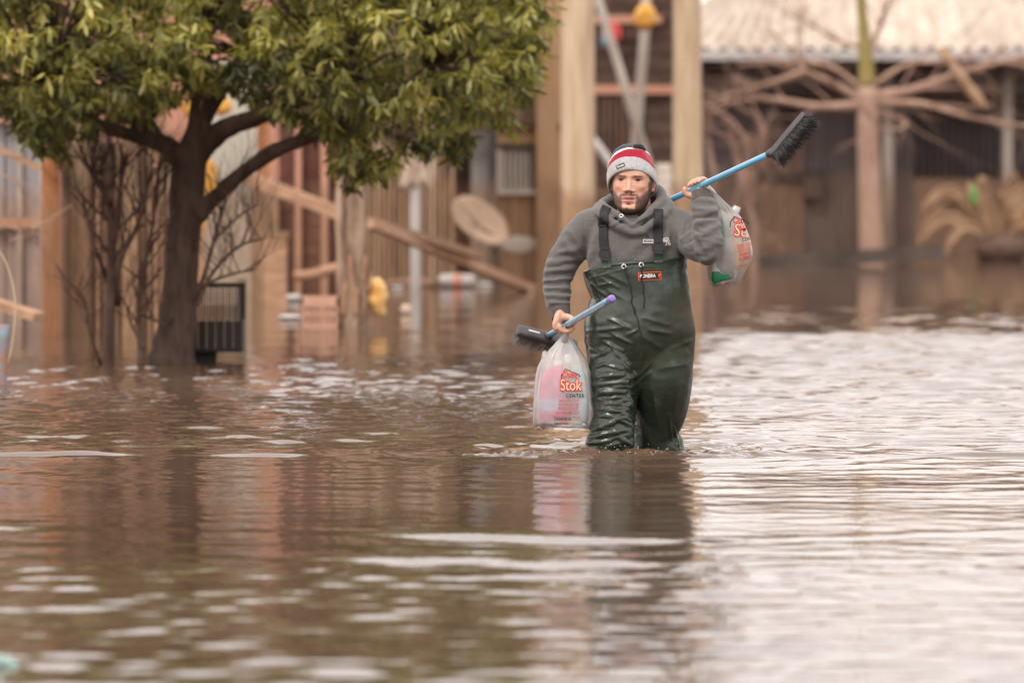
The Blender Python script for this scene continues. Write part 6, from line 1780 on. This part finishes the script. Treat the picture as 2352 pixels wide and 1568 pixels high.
BE = -0.02
BAG2, SK2, bvh_b2 = bag('shopping_bag', 'white translucent printed shopping bag with green bottle hanging behind the raised elbow',
    [(1662, 653, 22, 0.03, BE), (1662, 646, 32, 0.045, BE), (1668, 620, 43, 0.058, BE), (1676, 588, 51, 0.066, BE), (1676, 556, 49, 0.066, BE), (1672, 522, 40, 0.058, BE), (1666, 494, 31, 0.046, BE), (1655, 470, 17, 0.03, BE - .02), (1642, 450, 9, 0.016, BE - .04), (1632, 436, 4, 0.01, BE - .06)],
    None, 6, [[(1676, 500, BE, 14, 0.02), (1690, 482, BE, 10, 0.012), (1694, 474, BE, 8, 0.008)], [(1640, 446, BE - .04, 6, 0.012), (1630, 434, BE - .065, 5, 0.012), (1620, 430, BE - .075, 5, 0.016), (1612, 436, BE - .08, 4, 0.012)]])
bottle('green_bottle', 'green detergent bottle with grey label in the raised shopping bag',
       [(1660, 646, BE - 0.012, 20, 0.028), (1659, 640, BE - 0.012, 27, 0.040), (1658, 610, BE - 0.012, 27, 0.042), (1654, 550, BE - 0.012, 25, 0.040), (1652, 520, BE - 0.012, 20, 0.03), (1652, 500, BE - .012, 10, .016)], M['greenbottle'],
       [('label', [(1659, 622, BE - 0.012, 28, 0.0435), (1655, 545, BE - 0.012, 26.5, 0.0425)], M['paperlabel'])])
bottle('yellow_bottle', 'yellow orange bottle pressed against the print of the raised shopping bag',
       [(1694, 622, BE + 0.005, 10, 0.024), (1698, 612, BE + 0.005, 18, 0.036), (1698, 570, BE + 0.005, 19, 0.038), (1690, 530, BE + 0.005, 16, 0.032), (1682, 512, BE + .005, 8, .014)], M['orangepack'], [('cap', [(1682, 514, BE + .005, 10, .015), (1678, 500, BE + .005, 9, .014)], M['whitecap'])])
def P2(txt, size, u, v, m, sq=1.0, bold=0.1, rot=-8.0, off=0.0035, sp=1.0): return decal(text_mesh(txt, size, sp, 0, bold), u, v, bvh_b2, M[m], BAG2, 'lettering', rot, off, squeeze=sq)
decal((roof_, [(0, 1, 10, 11), (1, 2, 9, 10), (2, 3, 8, 9), (3, 4, 7, 8), (4, 5, 6, 7)]), 1697, 508, bvh_b2, M['ink_black'], BAG2, 'emblem', 0, 0.0032)
P2('Club', 18, 1696, 506, 'ink_red', 0.74, 0.5, -4)
P2('St', 40, 1699, 530, 'ink_red', 0.80, 2.2, -6)
P2('St', 40, 1699, 530, 'ink_cream', 0.80, -0.2, -6, 0.0052)
P2('CEN', 11, 1713, 550, 'ink_black', 0.75, 0.2, 16, sp=1.2)
for k, (s_, u_) in enumerate((('DESCON', 1709), ('EXCLUS', 1710), ('PARA V', 1711), ('ECONO', 1711))): P2(s_, 11.5, u_ + (1 if k > 1 else 0), 563 + k * 10, 'ink_red', 0.70, 0.12, 14)
decal(rect_mesh(22, 1.2, 8), 1706, 610, bvh_b2, M['ink_red'], BAG2, 'print_rule', 0, 0.0035)
